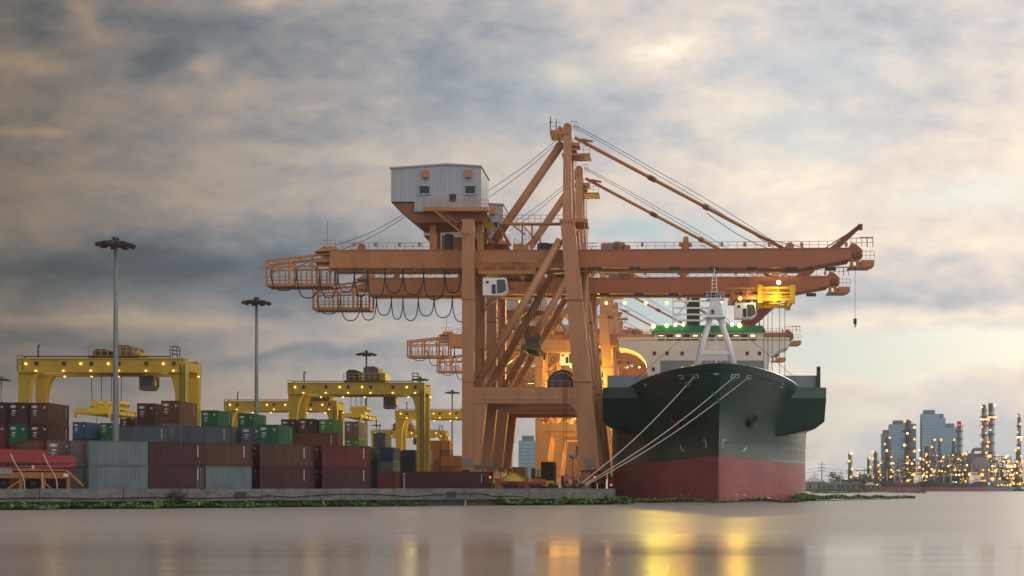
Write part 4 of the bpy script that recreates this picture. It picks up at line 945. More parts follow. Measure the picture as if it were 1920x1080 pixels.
CH = 2.6
def cont_meshes(L_, H_=CH):
    """shared meshes of a container lying along x, door end at -x"""
    W_ = 2.44; x0, x1, y0, y1 = -L_ / 2, L_ / 2, -W_ / 2, W_ / 2
    def wave(n, a, b, base, dep):
        pts = []; p = (b - a) / n
        for i in range(n):
            s = a + i * p; pts += [(s, base), (s + p * .36, base), (s + p * .5, base - dep), (s + p * .86, base - dep)]
        return pts + [(b, base)]
    body = MB(); n = 22 if L_ < 8 else 44; zb, zt = .16, H_ - .13
    for sg in (-1, 1):
        w = wave(n, x0 + .14, x1 - .14, y1 - .02, .045)
        vs = [(a, sg * b, zb) for a, b in w] + [(a, sg * b, zt) for a, b in w]; k = len(w)
        body.add(vs, [(i, i + 1, k + i + 1, k + i) for i in range(k - 1)])
    w = wave(9, y0 + .14, y1 - .14, x1 - .02, .045); k = len(w)
    body.add([(b, a, zb) for a, b in w] + [(b, a, zt) for a, b in w], [(i, i + 1, k + i + 1, k + i) for i in range(k - 1)])
    body.box((x0 + .05, y0 + .05, H_ - .10), (x1 - .05, y1 - .05, H_ - .04)); body.box((x0 + .05, y0 + .05, .08), (x1 - .05, y1 - .05, .15))
    fr = MB()
    for x in (x0, x1 - .14):
        for y in (y0, y1 - .14): fr.box((x, y, 0), (x + .14, y + .14, H_))
        for z in (0, H_ - .14): fr.box((x, y0 + .142, z), (x + .138, y1 - .142, z + .138))
    for y in (y0, y1 - .1):
        for z in (.002, H_ - .12): fr.box((x0 + .142, y, z), (x1 - .142, y + .1, z + .116))
    for x in (x0, x1 - .17):
        for y in (y0 - .004, y1 - .17 + .004):
            for z in (-.004, H_ - .12): fr.box((x - .004 if x < 0 else x + .004, y, z), (x + .17, y + .17, z + .124))
    d = {}
    for nm, a, b in (('door', y0 + .15, -.015), ('door_', .015, y1 - .15)):
        k = MB(); k.box((x0 + .03, a, .15), (x0 + .07, b, H_ - .15))
        for i in range(5): z = .32 + i * .44; k.box((x0 + .012, a + .06, z), (x0 + .028, b - .06, z + .2))
        d[nm] = k
    bars = []
    for y in (-.82, -.34, .34, .82): bars.append(MB().tube([(x0 - .012, y, .12), (x0 - .012, y, H_ - .12)], .026, 5).cbox((x0 - .03, y + .1, 1.1), (.03, .3, .06)))
    mk = MB(); mk.box((x0 + .004, .25, 1.95), (x0 + .01, .95, 2.25)); mk.box((x0 + .004, .25, 1.50), (x0 + .01, .75, 1.66)); mk.box((x0 + .004, .3, 1.22), (x0 + .01, .9, 1.33)); mk.box((x0 + .004, .3, 1.02), (x0 + .01, .7, 1.12)); mk.box((x0 + .004, -.9, 1.9), (x0 + .01, -.6, 2.12))
    ms = MB()
    for i in range(5): ms.box((x1 - .95, y0 - .004, 1.05 + i * .26), (x1 - .82, y0 + .012, 1.22 + i * .26))
    return {'body': body.mesh('container_body', CM['red']), 'frame': fr.mesh('container_frame', CF['red']), 'door': d['door'].mesh('door', CM['red']), 'door_': d['door_'].mesh('door', CM['red']),
            'bars': [b.mesh('lock_bar', M['steel']) for b in bars], 'mk': mk.mesh('door_marking', M['mark']), 'ms': ms.mesh('side_marking', M['mark'])}
CMESH = {20: cont_meshes(6.06), 40: cont_meshes(12.19)}
def mobj(name, me, mat, parent):
    o = bpy.data.objects.new(name, me); COL.objects.link(o); o.parent = parent
    if mat: o.material_slots[0].link = 'OBJECT'; o.material_slots[0].material = mat
    return o
def container(col, L_, x, y, z, rz, label, group, det=2):
    t = thing('shipping_container', label, 'container', (x, y, z), rz, group); m_ = CMESH[L_]
    mobj('body', m_['body'], CM[col], t); mobj('frame', m_['frame'], CF[col], t)
    if det >= 1:
        for i, dn in enumerate(('door', 'door_')):
            d = mobj('door', m_[dn], CM[col], t)
            if det >= 2:
                for b in m_['bars'][2 * i:2 * i + 2]: mobj('lock_bar', b, CF[col], d)
    if det >= 2: mobj('marking', m_['mk'], None, t); mobj('marking', m_['ms'], None, t)
    return t
CN = {'maroon': 'maroon', 'red': 'red', 'rust': 'rust-red', 'brown': 'brown', 'green': 'dark green', 'lime': 'bright green', 'greyblue': 'pale grey-blue', 'slate': 'slate grey', 'pink': 'faded pink', 'blue': 'blue', 'navy': 'navy blue', 'orange': 'orange', 'tan': 'tan', 'white': 'white'}
# --- front row, two high, along the quay wall (door end toward the left)
GF = 'two-high front row of containers along the quay wall'
B0 = W0 - QN * 4.2
def wall_pt(px):
    """point on the container front line seen at frame column px"""
    r = (px - VX) / F
    s = (r * B0.y - B0.x) / (QE.x - r * QE.y); return B0 + QE * s
def front(px_right, tier, col, label, flip=False, L_=20, det=2, push=0.0):
    p = wall_pt(px_right); c = p - QE * (6.06 / 2 if L_ == 20 else 6.1) - QN * (1.22 + push)
    return container(col, L_, c.x, c.y, 2.004 + tier * (CH + .012), R(36) + (math.pi if flip else 0), label, GF, det)
fr_ = [(278, 'greyblue', 'greyblue', 'pale grey-blue container on top of the front row, second stack from the red boom bundle', 'pale grey-blue container at the bottom of the front row beneath its grey-blue twin'),
       (386, 'maroon', 'maroon', 'maroon container on top in the front row, between grey-blue and brown ones', 'maroon container on the ground in the front row, between the two grey-blue bottom ones'),
       (472, 'brown', 'greyblue', 'brown container on top of a grey-blue one in the front row', 'grey-blue bottom container in the front row with maroon neighbours on both sides'),
       (584, 'brown', 'maroon', 'brown-maroon top container of the front row beside the red one with doors', 'maroon ground container in the front row beneath the brown-maroon one'),
       (695, 'red', 'maroon', 'red container with barred doors on top at the end of the front row', 'maroon container with doors on the ground at the end of the front row')]
for px, c1, c0, l1, l0 in fr_:
    front(px, 1, c1, l1, flip=px in (278,)); front(px, 0, c0, l0, flip=px in (278, 472))
# crosswise pair left of them
p = wall_pt(184); 
for tier, col, lab in ((1, 'pink', 'faded pink container standing end-on on top, left of the grey-blue pair'), (0, 'slate', 'faded two-tone container end-on on the ground, left of the grey-blue pair')):
    c = p - QE * 1.3 - QN * 4.4; container(col, 20, c.x, c.y, 2.004 + tier * 2.612, R(36 + 90) + math.pi, lab, GF)
p = wall_pt(146)
for tier, col, lab in ((1, 'pink', 'dusty pink container with door bars, beside the end of the red boom bundle'), (0, 'rust', 'rust-red container on the ground right of the orange machinery')):
    c = p - QE * 1.3 - QN * 5.6; container(col, 20, c.x, c.y, 2.004 + tier * 2.612, R(36 + 90), lab, GF)
p = wall_pt(105); c = p - QE * 1.3 - QN * 6.5
for tier, lab in ((1, 'orange-brown ribbed container end behind the red boom bundle'), (0, 'orange-brown container hidden behind the orange machinery')):
    container('rust', 20, c.x, c.y, 2.004 + tier * 2.612, R(36 + 90) + math.pi, lab, GF)
# --- stacks in the yard: (left px of near face, top py, tiers, orientation, colours top..down, shown labels)
GS = 'stacked containers in the yard'; HC = 2.9
HID = 'container buried low in the yard stacks behind others'
def stack(px, py, n, ori, cols, labels, L_=20, det=2, dd=None):
    hc = HC if n == 4 else CH; d = (hc * n - .1 + .012 * n) * F / (VY - py) if dd is None else dd
    if ori == 'Y': x = X(px, d) + 1.22; y = d + (3.03 if L_ == 20 else 6.1); rz = R(90)
    else: x = X(px, d) + (3.03 if L_ == 20 else 6.1); y = d + 1.22; rz = 0 if ori == 'X' else math.pi
    for i in range(n):
        j = n - 1 - i
        col = cols[min(i, len(cols) - 1)]; lab = labels[i] if i < len(labels) else CN[col] + ' ' + HID
        o = container(col, L_, x, y, 2.004 + j * (hc + .012), rz, lab, GS, det if i < len(labels) else 1); o.scale.z = hc / CH
stack(302, 751, 4, 'Y', ['rust', 'slate', 'maroon'], ['red-brown container, topmost in the yard, under the right leg of the big gantry crane'])
stack(257, 756, 4, 'Y', ['maroon', 'slate', 'maroon'], ['dark maroon container with barred doors on the top tier, just beside the red-brown topmost one'])
stack(225, 799, 3, 'X', ['slate', 'maroon'], ['slate grey container lying side-on in the third tier, below the two topmost maroon ones'])
stack(342, 799, 3, 'X', ['slate', 'brown'], ['slate grey container lying side-on in the third tier, below the green pair'])
stack(452, 800, 3, 'Y', ['slate', 'brown'], ['grey container with white door bars standing between the slate side-on one and the green doors'])
stack(377, 769, 4, 'Y', ['green', 'maroon'], ['dark green container on the top tier beside the rust-red topmost one'])
stack(446, 775, 4, 'Y', ['green', 'maroon'], ['dark green container on the top tier, second green one, by the slim lamp mast'])
stack(484, 796, 3, 'Y', ['green', 'maroon'], ['dark green container with barred doors in the third tier above the brown-maroon front container'])
stack(551, 806, 3, 'X', ['rust', 'brown'], ['rust-brown container side, directly right of the third tier green doors'], dd=178)
stack(578, 806, 3, 'Y', ['lime', 'maroon'], ['bright green container side right of the small rust-brown one'], dd=186)
stack(527, 786, 4, 'Y', ['maroon', 'brown'], ['maroon container with doors at the back, under the small yellow gantry crane'])
stack(561, 785, 4, 'Y', ['maroon', 'blue'], ['maroon container with door bars at the back, left of the upper green one'])
stack(598, 786, 4, 'Y', ['lime', 'green', 'maroon'], ['bright green container with dark doors on top, left of the tan one', 'second-tier-down green container below the bright green doors'])
stack(646, 791, 4, 'Y', ['tan', 'lime', 'rust'], ['tan container on the top tier right of the bright green one', 'bright green container below the tan one'], dd=220)
stack(668, 820, 3, 'Y', ['green', 'navy'], ['dark green far container low at the right end of the stacks'], dd=236)
stack(690, 822, 3, 'Y', ['lime', 'slate'], ['pale green far container at the right end of the stacks'], dd=250)
# far left lane
stack(-24, 770, 4, 'Y', ['maroon', 'red', 'red'], ['dark maroon container cut by the picture edge on the top tier', 'red container at the picture edge, second from top'], dd=171)
stack(16, 770, 4, 'Y', ['maroon', 'green', 'red'], ['maroon container on the top tier at the far left, middle of three', 'green container with doors near the picture edge, second from top'], dd=171.5)
stack(56, 770, 4, 'Y', ['brown', 'maroon', 'rust'], ['brown container on the top tier at the far left, with its long side lit', 'maroon container with doors below the brown far-left one'], dd=172)
stack(136, 801, 4, 'Y', ['blue', 'maroon'], ['blue container far behind, beside the brown far-left stack'], dd=222)
stack(162, 802, 4, 'Y', ['blue', 'blue', 'maroon'], ['blue container with white lettering far behind between the left stacks', 'lower blue container far behind between the left stacks'], dd=228)
stack(188, 804, 4, 'Y', ['green', 'tan'], ['green container far behind, beside the foot of the tall lamp mast', 'yellowish tan container far behind, below the green one'], dd=225)
stack(225, 793, 4, 'Y', ['maroon', 'brown'], ['maroon container low behind the tall lamp mast'], dd=200)
# stacks right of the front row, behind the white kiosk
for px, py, n, cs, labs, dd in (
    (700, 822, 4, ['slate', 'slate', 'slate'], ['slate grey container just right of the front row, beside the bright blue one'], 265),
    (713, 838, 3, ['blue', 'greyblue', 'red'], ['bright blue container with doors, above the white kiosk', 'weathered grey container below the bright blue one'], 240),
    (738, 830, 3, ['rust', 'lime', 'maroon'], ['rust-red container side right of the bright blue one', 'bright green container below the rust-red one'], 262),
    (754, 839, 3, ['navy', 'navy', 'maroon'], ['navy container with doors behind the yellow crane leg', 'lower navy container behind the maroon container on the ground'], 256),
    (778, 839, 3, ['slate', 'navy', 'maroon'], ['slate-blue container right of the navy pair', 'dark blue container right of the lower navy one'], 258),
    (826, 854, 3, ['orange', 'rust', 'maroon'], ['orange container behind the maroon ground container', 'rust container below the orange one'], 300),
    (843, 854, 3, ['tan', 'orange', 'brown'], ['tan container beside the inland leg of the front crane', 'orange-brown container beside the inland leg of the front crane'], 302),
    (858, 856, 3, ['navy', 'maroon', 'maroon'], ['navy container partly hidden by the inland leg of the front crane'], 306),
    (806, 815, 5, ['orange', 'orange', 'rust', 'rust'], ['orange container on a high far stack behind the yellow crane', 'second orange container on that high far stack'], 345),
    (826, 815, 5, ['orange', 'brown', 'rust'], ['orange-brown container on the high far stack, right column'], 346),
    (940, 872, 2, ['maroon', 'maroon'], ['maroon container far behind the yellow heap'], 300),
    (965, 872, 2, ['brown', 'maroon'], ['brown container far behind the yellow heap'], 305)):
    stack(px, py, n, 'Y', cs, labs, det=1, dd=dd)
container('maroon', 40, X(837, 190), 191.3, 2.004, 0, 'long maroon container alone on the ground beside the inland leg of the front orange crane', 'single containers on the quay', 2)
container('maroon', 20, X(1027, 246), 248, 2.004, R(90), 'maroon container end-on under the second crane portal', 'single containers on the quay', 1)
container('maroon', 20, X(1027, 246), 248, 4.62, R(90), 'maroon container stacked under the second crane portal', 'single containers on the quay', 1)
container('red', 20, X(722, 186), 190, 2.004, R(90), 'small red container end right of the front row, beside the white kiosk', 'single containers on the quay', 1)

random.seed(77)
for i, px in enumerate((918, 934, 950, 966, 985, 1003, 1020, 1040, 1058, 1076, 1094, 1112, 1130, 1146)):
    d = 455 + (i * 37) % 50; n = (3, 2, 3, 2, 2, 3, 3, 2, 4, 3, 3, 4, 4, 3)[i]
    for j in range(n):
        container(random.choice(('maroon', 'rust', 'orange', 'brown', 'slate', 'navy', 'tan')), 20, X(px, d), d, 2.004 + j * 2.612, R(90), 'small far container seen through the portals of the orange quay cranes', 'far containers seen through the crane portals', 0)

# ------------------------------------------------------------------ high lamp masts
def mast():
    t = thing('lamp_mast', 'x', 'lamp mast', (0, 0, 2), 0, 'tall lamp masts of the container yard')
    MB().lathe([(.42, 0), (.40, 1), (.34, 8), (.27, 18), (.2, 29.2)], n=12).build('pole', M['steel'], t, smooth=True)
    MB().lathe([(.8, 29.0), (.8, 29.25), (.3, 29.3), (.3, 29.75), (.42, 29.8), (.42, 30.05), (.1, 30.1)], n=12).build('head_frame', M['dark'], t)
    for i in range(10):
        a = 2 * math.pi * (i + .3) / 10; c, s = math.cos(a), math.sin(a)
        MB().bar((c * .5, s * .5, 29.25), (c * 1.6, s * 1.6, 29.3), .1).bar((c * 1.3, s * 1.3, 29.42), (c * 2.25, s * 2.25, 29.12), .75, .24).build('floodlight', M['dark'], t)
    return t
m1 = mast()
MS = [(217, 445, 'tall grey lamp mast standing in front of the big yellow gantry crane, the biggest mast'),
      (481, 557, 'slim grey lamp mast rising behind the green containers'),
      (687, 657, 'dark lamp mast rising behind the hanging bright yellow spreader'),
      (848, 731, 'thin lamp mast close to the inland legs of the front orange crane'),
      (788, 706, 'thin lamp mast behind the leg of the yellow gantry crane with the bright spreader'),
      (706, 794, 'tiny far lamp mast low above the end of the container stacks'),
      (182, 758, 'tiny far lamp mast seen under the big yellow gantry crane'),
      (3, 706, 'far lamp mast at the picture edge left of the big gantry crane'),
      (960, 826, 'small far lamp mast seen through the orange crane portal')]
for i, (px, py, lab) in enumerate(MS):
    o = m1 if i == 0 else copy_tree(m1); d = 30.0 * F / (VY - py)
    if py > 750: d *= .8 if py < 800 else .55; o.scale = ((d / (30.0 * F / (VY - py))),) * 3
    o.location = (X(px, d), d, 2); o['label'] = lab
# ------------------------------------------------------------------ red boom bundle and orange machinery at the left end of the quay
def at_wall(px, back, z=2.0): p = wall_pt(px) + QN * (4.2 - back); return Vector((p.x, p.y, z))
p0 = at_wall(60, 3.4); 
t = thing('boom_bundle', 'bundle of bright red folded boom sections lying on the orange machinery', 'crane boom', (p0.x, p0.y, 4.15), R(30))
M['red_b'] = pmat('bright_red_paint', (.30, .028, .035), .5, .3, .6, rust=.3); M['maroonp'] = pmat('deep_red_paint', (.15, .018, .02), .5, .3, .8); M['pipe_red'] = pmat('pinkish_red_pipe', (.30, .05, .07), .45, .2)
MB().prism([(-7, .80), (3.6, .62), (4.0, .66), (3.8, 1.38), (-7, 1.52)], -.5, .5).build('boom_section', M['red_b'], t)
MB().prism([(-7, 1.56), (1.2, 1.44), (1.5, 1.9), (-7, 2.05)], .3, 1.2).build('boom_section', M['red_b'], t)
k = MB()
for y in (-.45, .45):
    k.bar((-7, y, .10), (3.9, y, .02), .16); k.bar((-7, y, .70), (3.8, y, .56), .14)
    for i in range(11):
        x = -6.8 + i * .97; k.bar((x, y, .10), (x + .48, y, .66), .09); k.bar((x + .48, y, .66), (x + .97, y, .08), .09)
k.build('lattice_boom', M['maroonp'], t)
for z0, z1, r in ((-.45, .30, .10), (-.15, .46, .075)):
    o = MB().tube([(-7, -.80, z0), (4.5, -.80, z1)], r, 8).build('pipe', M['pipe_red'], t)
    for q in (.25, .6): c_ = Vector((-7, -.80, z0)).lerp(Vector((4.5, -.80, z1)), q); MB().tube([c_ - Vector((.12, 0, 0)), c_ + Vector((.12, 0, .01))], r * 1.5, 8).build('pipe_coupling', M['rope'], o)
    MB().tube([(3.9, -.80, z1 - .04), (4.8, -.80, z1 + .01)], r * 1.4, 8).build('pipe_end', M['dark'], o)
k = MB()
for i in range(9): x = -6 + i * 1.1; k.cbox((x, -.4, .02 - .25), (.35, .5, .25))
k.build('roller', M['dark'], t)
p0 = at_wall(50, 3.0)
t = thing('orange_machine', 'orange steel machinery frame on the quay under the red boom bundle', 'machinery', (p0.x, p0.y, 2.004), R(31))
k = MB(); k.box((-6.5, -1, 1.15), (3.9, 1, 1.75)); k.box((-6.5, -.9, 1.9), (3.3, .9, 2.08)); k.build('main_beam', M['orange_s'] if 'orange_s' in M else M.setdefault('orange_s', pmat('rusty_orange_paint', (.32, .13, .03), .6, .25, 1, rust=.5)), t)
for x in (-5.6, -3.2, -.8, 1.3, 3.6): MB().box((x - .16, -.95, .06), (x + .16, .95, 1.14)).build('stand', M['orange_s'], t)
k = MB(); k.bar((-2, -.9, .1), (-.6, -.9, 1.1), .16); k.bar((2.0, -.9, .1), (1.0, -.9, 1.1), .16); k.bar((3.4, -1.05, 2.0), (5.0, -1.05, .4), .25); k.build('brace', M['orange_s'], t)
MB().box((-3.4, -1.1, 1.55), (-1.6, -1.02, 2.15)).build('cover_plate', M['steel'], t)
MB().box((3.1, -1.1, 1.3), (3.6, -1.02, 1.65)).build('cover_plate', M['mark'], t)
k = MB(); k.box((-6.6, -1.2, 0), (4.6, 1.2, .055)); k.build('skid_plate', M['orange_d'], t)
k = MB()
for x in (-4.4, -2.4, .4, 2.5): k.ball((x, 0, .62), .55, 8, 6)
k.build('drum', M['dark'], t)
for i, (x, lab) in enumerate(((-6.0, 'white lashing strap over the boom bundle nearest the picture edge'), (-3.3, 'white lashing strap over the boom bundle, second along'), (-.6, 'white lashing strap over the middle of the boom bundle'), (2.4, 'white lashing strap over the end of the boom bundle'))):
    p = at_wall(50, 1.7) + Vector((math.cos(R(31)), math.sin(R(31)), 0)) * x; k = MB(); u = Vector((math.cos(R(31)), math.sin(R(31)), 0))
    k.tube([-u * 1.6 + Vector((.2, .3, 3.65)), -u * .9 + Vector((0, 0, 2.7)), -u * .2 + Vector((0, -.05, 1.5)), Vector((0, -.05, .8)), Vector((0, 0, .02))], .06, 5)
    o = k.build('lashing_strap', M['rope'], None, loc=p); tag(o, lab, 'strap', 'white lashing straps over the red boom bundle')
for i, (x, lab) in enumerate(((-4.9, 'thin pale strut hanging beside the left drum of the orange machinery'), (1.0, 'thin pale strut between the drums of the orange machinery'))):
    p = at_wall(50, 1.6) + Vector((math.cos(R(31)), math.sin(R(31)), 0)) * x; o = MB().tube([(0, 0, .0), (0, 0, 1.75)], .06, 5).build('support_strut', M['rope'], None, loc=p); tag(o, lab, 'strut')
# ------------------------------------------------------------------ white kiosk
kx, ky = X(748, 196), 196
t = thing('quay_kiosk', 'small white kiosk with dark windows and a flat overhanging roof', 'kiosk', (kx, ky, 2.004))
k = MB(); k.box((-1.7, -1.2, 0), (1.3, 1.2, 2.25)); k.build('cabin_wall', M['steel'], t)
MB().box((-1.95, -1.6, 2.252), (1.75, 1.5, 2.42)).build('roof', M['white'], t)
for x in (-1.45, -.75): MB().box((x, -1.26, .3), (x + .55, -1.203, 2.0)).build('window', M['glass'], t)
d = MB().box((.1, -1.26, .05), (1.1, -1.203, 2.1)).build('door', M['white'], t); MB().box((.25, -1.29, .9), (.95, -1.262, 1.9)).build('window', M['glass'], d)
for x in (-1.7, .0, 1.25): MB().box((x, -1.3, 0), (x + .09, -1.21, 2.25)).build('post', M['white'], t)
# ------------------------------------------------------------------ small things on the apron under the cranes
def prop(name, lab, cat, px, d): return thing(name, lab, cat, (X(px, d), d, 2.004))
t = prop('flatbed_trailer', 'low red flatbed trailer carrying the yellow heap', 'trailer', 980, 190)
MB().box((-3.4, -1.2, .75), (3.4, 1.2, 1.15)).box((-3.3, -1.0, .5), (3.3, 1.0, .74)).build('bed', M['red_b'], t)
for x in (-2.4, -1.3, 1.4, 2.5):
    for y in (-.95, .95): MB().tube([(x, y - .14, .46), (x, y + .14, .46)], .45, 12).build('wheel', M['cable'], t)
MB().box((1.6, -1.0, 1.154), (3.3, 1.0, 1.5)).build('headboard', M['orange_s'], t)
me = MB(); random.seed(3)
for i in range(420):
    a = random.uniform(0, 6.28); r = random.random() ** .5 * 1.9; h = (1.35 * (1 - (r / 1.9) ** 1.6)) * random.random() ** .4
    c = Vector((r * math.cos(a), r * .55 * math.sin(a), h)); dv = Vector((random.uniform(-1, 1), random.uniform(-1, 1), random.uniform(-.3, .9))).normalized() * .32
    me.bar(c - dv * .5, c + dv, .07)
me.lathe([(1.75, 0), (1.5, .35), (.9, .8), (.2, 1.1)], n=10)
o = me.build('rope_heap', pmat('yellow_green_rope', (.42, .33, .04), .8, .35, 3), None, loc=(X(962, 190), 190, 3.16)); tag(o, 'heap of tangled yellow-green rope on the red trailer', 'rope heap')
t = prop('forklift_truck', 'yellow forklift with a black cab under the second crane', 'forklift', 1020, 205)
MB().box((-1.9, -.9, .45), (1.7, .9, 1.35)).box((-2.4, -.85, .5), (-1.88, .85, 1.7)).build('body', M['yellow'], t)
k = MB()
for x in (-.9, .7):
    for y in (-.75, .75): k.bar((x, y, 1.36), (x, y, 2.9), .1)
k.box((-1.0, -.85, 2.9), (.8, .85, 3.0)); k.build('cab_frame', M['dark'], t)
k = MB(); 
for y in (-.5, .5): k.bar((1.85, y, .1), (1.85, y, 3.6), .16)
for z_ in (.3, 1.8, 3.5): k.bar((1.85, -.5, z_), (1.85, .5, z_), .12)
k.bar((1.9, -.4, .15), (3.1, -.4, .15), .14, .07); k.bar((1.9, .4, .15), (3.1, .4, .15), .14, .07); k.build('lift_mast', M['dark'], t)
for x in (-1.4, 1.2):
    for y in (-.85, .85): MB().tube([(x, y - .16, .5), (x, y + .16, .5)], .5, 12).build('wheel', M['cable'], t)
t = prop('work_lamp', 'small round work lamp on a thin pole near the waterside crane leg', 'lamp', 1074, 200)
MB().tube([(0, 0, 0), (0, 0, 4.8)], .06, 6).build('pole', M['dark'], t); MB().ball((0, 0, 5.1), .5, 10, 6, .8).build('lamp_head', M['steel'], t)
for px, d, lab in ((919, 188, 'orange-red warning lamp at the foot of the inland crane leg'), (1115, 190, 'orange-red warning lamp at the waterside crane leg'), (1146, 200, 'orange-red warning lamp at the berth corner beside the ship')):
    t = prop('warning_lamp', lab, 'warning lamp', px, d); t['group'] = 'warning lamps on the quay'
    h = 1.6 if px != 1146 else .5
    MB().tube([(0, 0, 0), (0, 0, h)], .05, 6).build('post', M['dark'], t); MB().ball((0, 0, h + .15), .17, 8, 6).build('lens', M['lamp_red'], t)
for px, d, h, lab in ((880, 205, 2.2, 'grey electrical cabinet at the inland leg of the front crane'), (1098, 192, 2.6, 'brown electrical cabinet at the waterside leg of the front crane'), (938, 200, 1.5, 'orange tool chest beside the yellow heap trailer')):
    t = prop('equipment_cabinet', lab, 'cabinet', px, d)
    mt = M['steel'] if px == 880 else M['orange_d'] if px == 1098 else M['orange_s']
    MB().box((-.7, -.5, .1), (.7, .5, h)).build('case', mt, t); MB().box((-.6, -.54, .2), (-.03, -.503, h - .1)).build('door', mt, t); MB().box((.03, -.54, .2), (.6, -.503, h - .1)).build('door', mt, t)
    MB().box((-.8, -.6, h + .002), (.8, .6, h + .08)).build('lid', M['dark'], t)
t = prop('traffic_cone', 'orange traffic cone on the quay beneath the second crane', 'cone', 1052, 185)
MB().lathe([(.2, .05), (.04, .72)], n=10).build('cone', M['orange_s'], t); MB().box((-.25, -.25, 0), (.25, .25, .05)).build('base', M['dark'], t)
# ------------------------------------------------------------------ person on the quay edge
def person():
    q = Vector((X(1067, 166), 166, 2.10)); 
    # keep the figure on the coping
    s_ = (q - W0).dot(QE); q = W0 + QE * s_ - QN * .25; q.z = 2.10
    t = thing('person', 'person in a pink top and dark trousers standing on the quay edge', 'person', q, R(20))
    V = [(0, 0, .95), (0, 0, 1.15), (0, .02, 1.38), (0, .0, 1.50), (0, -.02, 1.60), (0, -.03, 1.70),
         (.19, 0, 1.40), (.27, -.06, 1.14), (.24, -.22, .94), (-.19, 0, 1.40), (-.29, -.02, 1.14), (-.30, -.10, .88),
         (.10, 0, .90), (.12, -.06, .50), (.12, 0, .08), (.13, -.16, .03), (-.10, 0, .90), (-.12, .02, .50), (-.12, .06, .08), (-.13, -.10, .03)]
    E = [(0, 1), (1, 2), (2, 3), (3, 4), (4, 5), (2, 6), (6, 7), (7, 8), (2, 9), (9, 10), (10, 11), (0, 12), (12, 13), (13, 14), (14, 15), (0, 16), (16, 17), (17, 18), (18, 19)]
    rad = [.15, .14, .16, .06, .10, .09, .07, .05, .035, .07, .05, .035, .10, .07, .05, .04, .10, .07, .05, .04]
    me = bpy.data.meshes.new('body'); me.from_pydata(V, E, [])
    o = bpy.data.objects.new('body', me); COL.objects.link(o); md = o.modifiers.new('skin', 'SKIN'); o.modifiers.new('sub', 'SUBSURF').levels = 1; o.modifiers['sub'].render_levels = 1
    for i, sv in enumerate(me.skin_vertices[0].data): sv.radius = (rad[i], rad[i] * .8); sv.use_root = i == 0
    dg = bpy.context.evaluated_depsgraph_get(); bm_ = bpy.data.meshes.new_from_object(o.evaluated_get(dg)); bpy.data.objects.remove(o)
    skin = pmat('skin', (.30, .17, .11), .6, .05); pink = pmat('pink_cloth', (.50, .05, .22), .8, .1); trou = pmat('dark_cloth', (.04, .02, .03), .85, .1)
    bm_.materials.clear()
    for m_ in (skin, pink, trou): bm_.materials.append(m_)
    for p in bm_.polygons:
        c = p.center; p.use_smooth = True
        p.material_index = 2 if c.z < .96 and abs(c.x) < .2 else 1 if (.9 < c.z < 1.47 and not (c.z < 1.0 and abs(c.x) > .2)) else 0
    b = bpy.data.objects.new('body', bm_); COL.objects.link(b); b.parent = t
    MB().lathe([(.115, 0), (.12, .05), (.09, .12), (.02, .15)], (0, -.02, 1.665), 10).build('hair', M['cable'], t, smooth=True)
person()
# ------------------------------------------------------------------ floating water plants (hyacinth mats)
M['leaf'] = pmat('hyacinth_leaf', (.105, .20, .038), .6, .55, .35)
def mat_of_plants(name, poly_fn, n, seed, size=.5):
    random.seed(seed); k = MB()
    for i in range(n):
        x, y, hh = poly_fn()
        a = random.uniform(0, 6.28); s = size * random.uniform(.5, 1.1); tl = random.uniform(.2, .9); h = hh * random.uniform(.3, 1.0)
        d = Vector((math.cos(a), math.sin(a), 0)); e = Vector((-d.y, d.x, 0)); c = Vector((x, y, h)); up = Vector((0, 0, tl * s))
        k.add([c - d * s * .4, c + e * s * .35 + up * .5, c + d * s * .5 + up, c - e * s * .35 + up * .5], [(0, 1, 2, 3)])
    return struct(k.build(name, M['leaf']), 'stuff')
def along_wall(s0, s1, wmax, hmax, f=lambda s: 1):
    def fn():
        s = random.uniform(s0, s1); ww = wmax * f(s) * (.55 + .45 * math.sin(s * .9) * math.sin(s * .37 + 1)); w = random.random() ** 1.4 * max(ww, .2)
        p = W0 + QE * s + QN * (.6 + w); return p.x, p.y, hmax * (1 - w / (wmax * 1.2)) * (.6 + .4 * math.sin(s * 1.7 + 2 * math.sin(s * .31)))
    return fn
mat_of_plants('water_hyacinth', along_wall(-26, 13, 4.5, .6, lambda s: .45 + .55 * abs(math.sin(s * .31 + 1.2))), 7000, 1)
mat_of_plants('water_hyacinth', along_wall(13, 34, 1.4, .45, lambda s: .5 + .5 * math.sin(s)), 1500, 2)
mat_of_plants('water_hyacinth', along_wall(44, 64, 3.2, .8), 4500, 3)
def by_ship():
    t_ = random.random(); px = 1130 + t_ * 400; x0 = X(px, 196)
    yb = 188 + (px - 1340) ** 2 / 16000 + random.random() ** 1.5 * 5 * (.4 + .6 * abs((px - 1330) / 200)); x = X(px, yb)
    thin = .25 + .75 * min(1, abs(px - 1345) / 110)
    if random.random() > thin: px = 1180; x = X(1150 + random.random() * 120, yb)
    return x, yb, .75 * thin * (.5 + .5 * math.sin(px * .05))
mat_of_plants('water_hyacinth', by_ship, 6500, 4)
def right_mat():
    px = 1490 + random.random() ** 1.3 * 225; q = (px - 1490) / 225
    yb = 205 + q * 55 + random.random() * (22 * (1 - q) + 3); return X(px, yb), yb, (.75 * (1 - q) + .25) * (.75 + .25 * math.sin(px * .13 + 1.7 * math.sin(px * .031)))
mat_of_plants('water_hyacinth', right_mat, 7000, 5, .6)
def thin_mat():
    px = 1520 + random.random() * 215; yb = 560 + 60 * math.sin(px * .02) + random.random() * 50
    return X(px, yb), yb, .8 * max(0, math.sin(px * .05 + 1))
mat_of_plants('water_hyacinth', thin_mat, 2500, 6, 1.2)
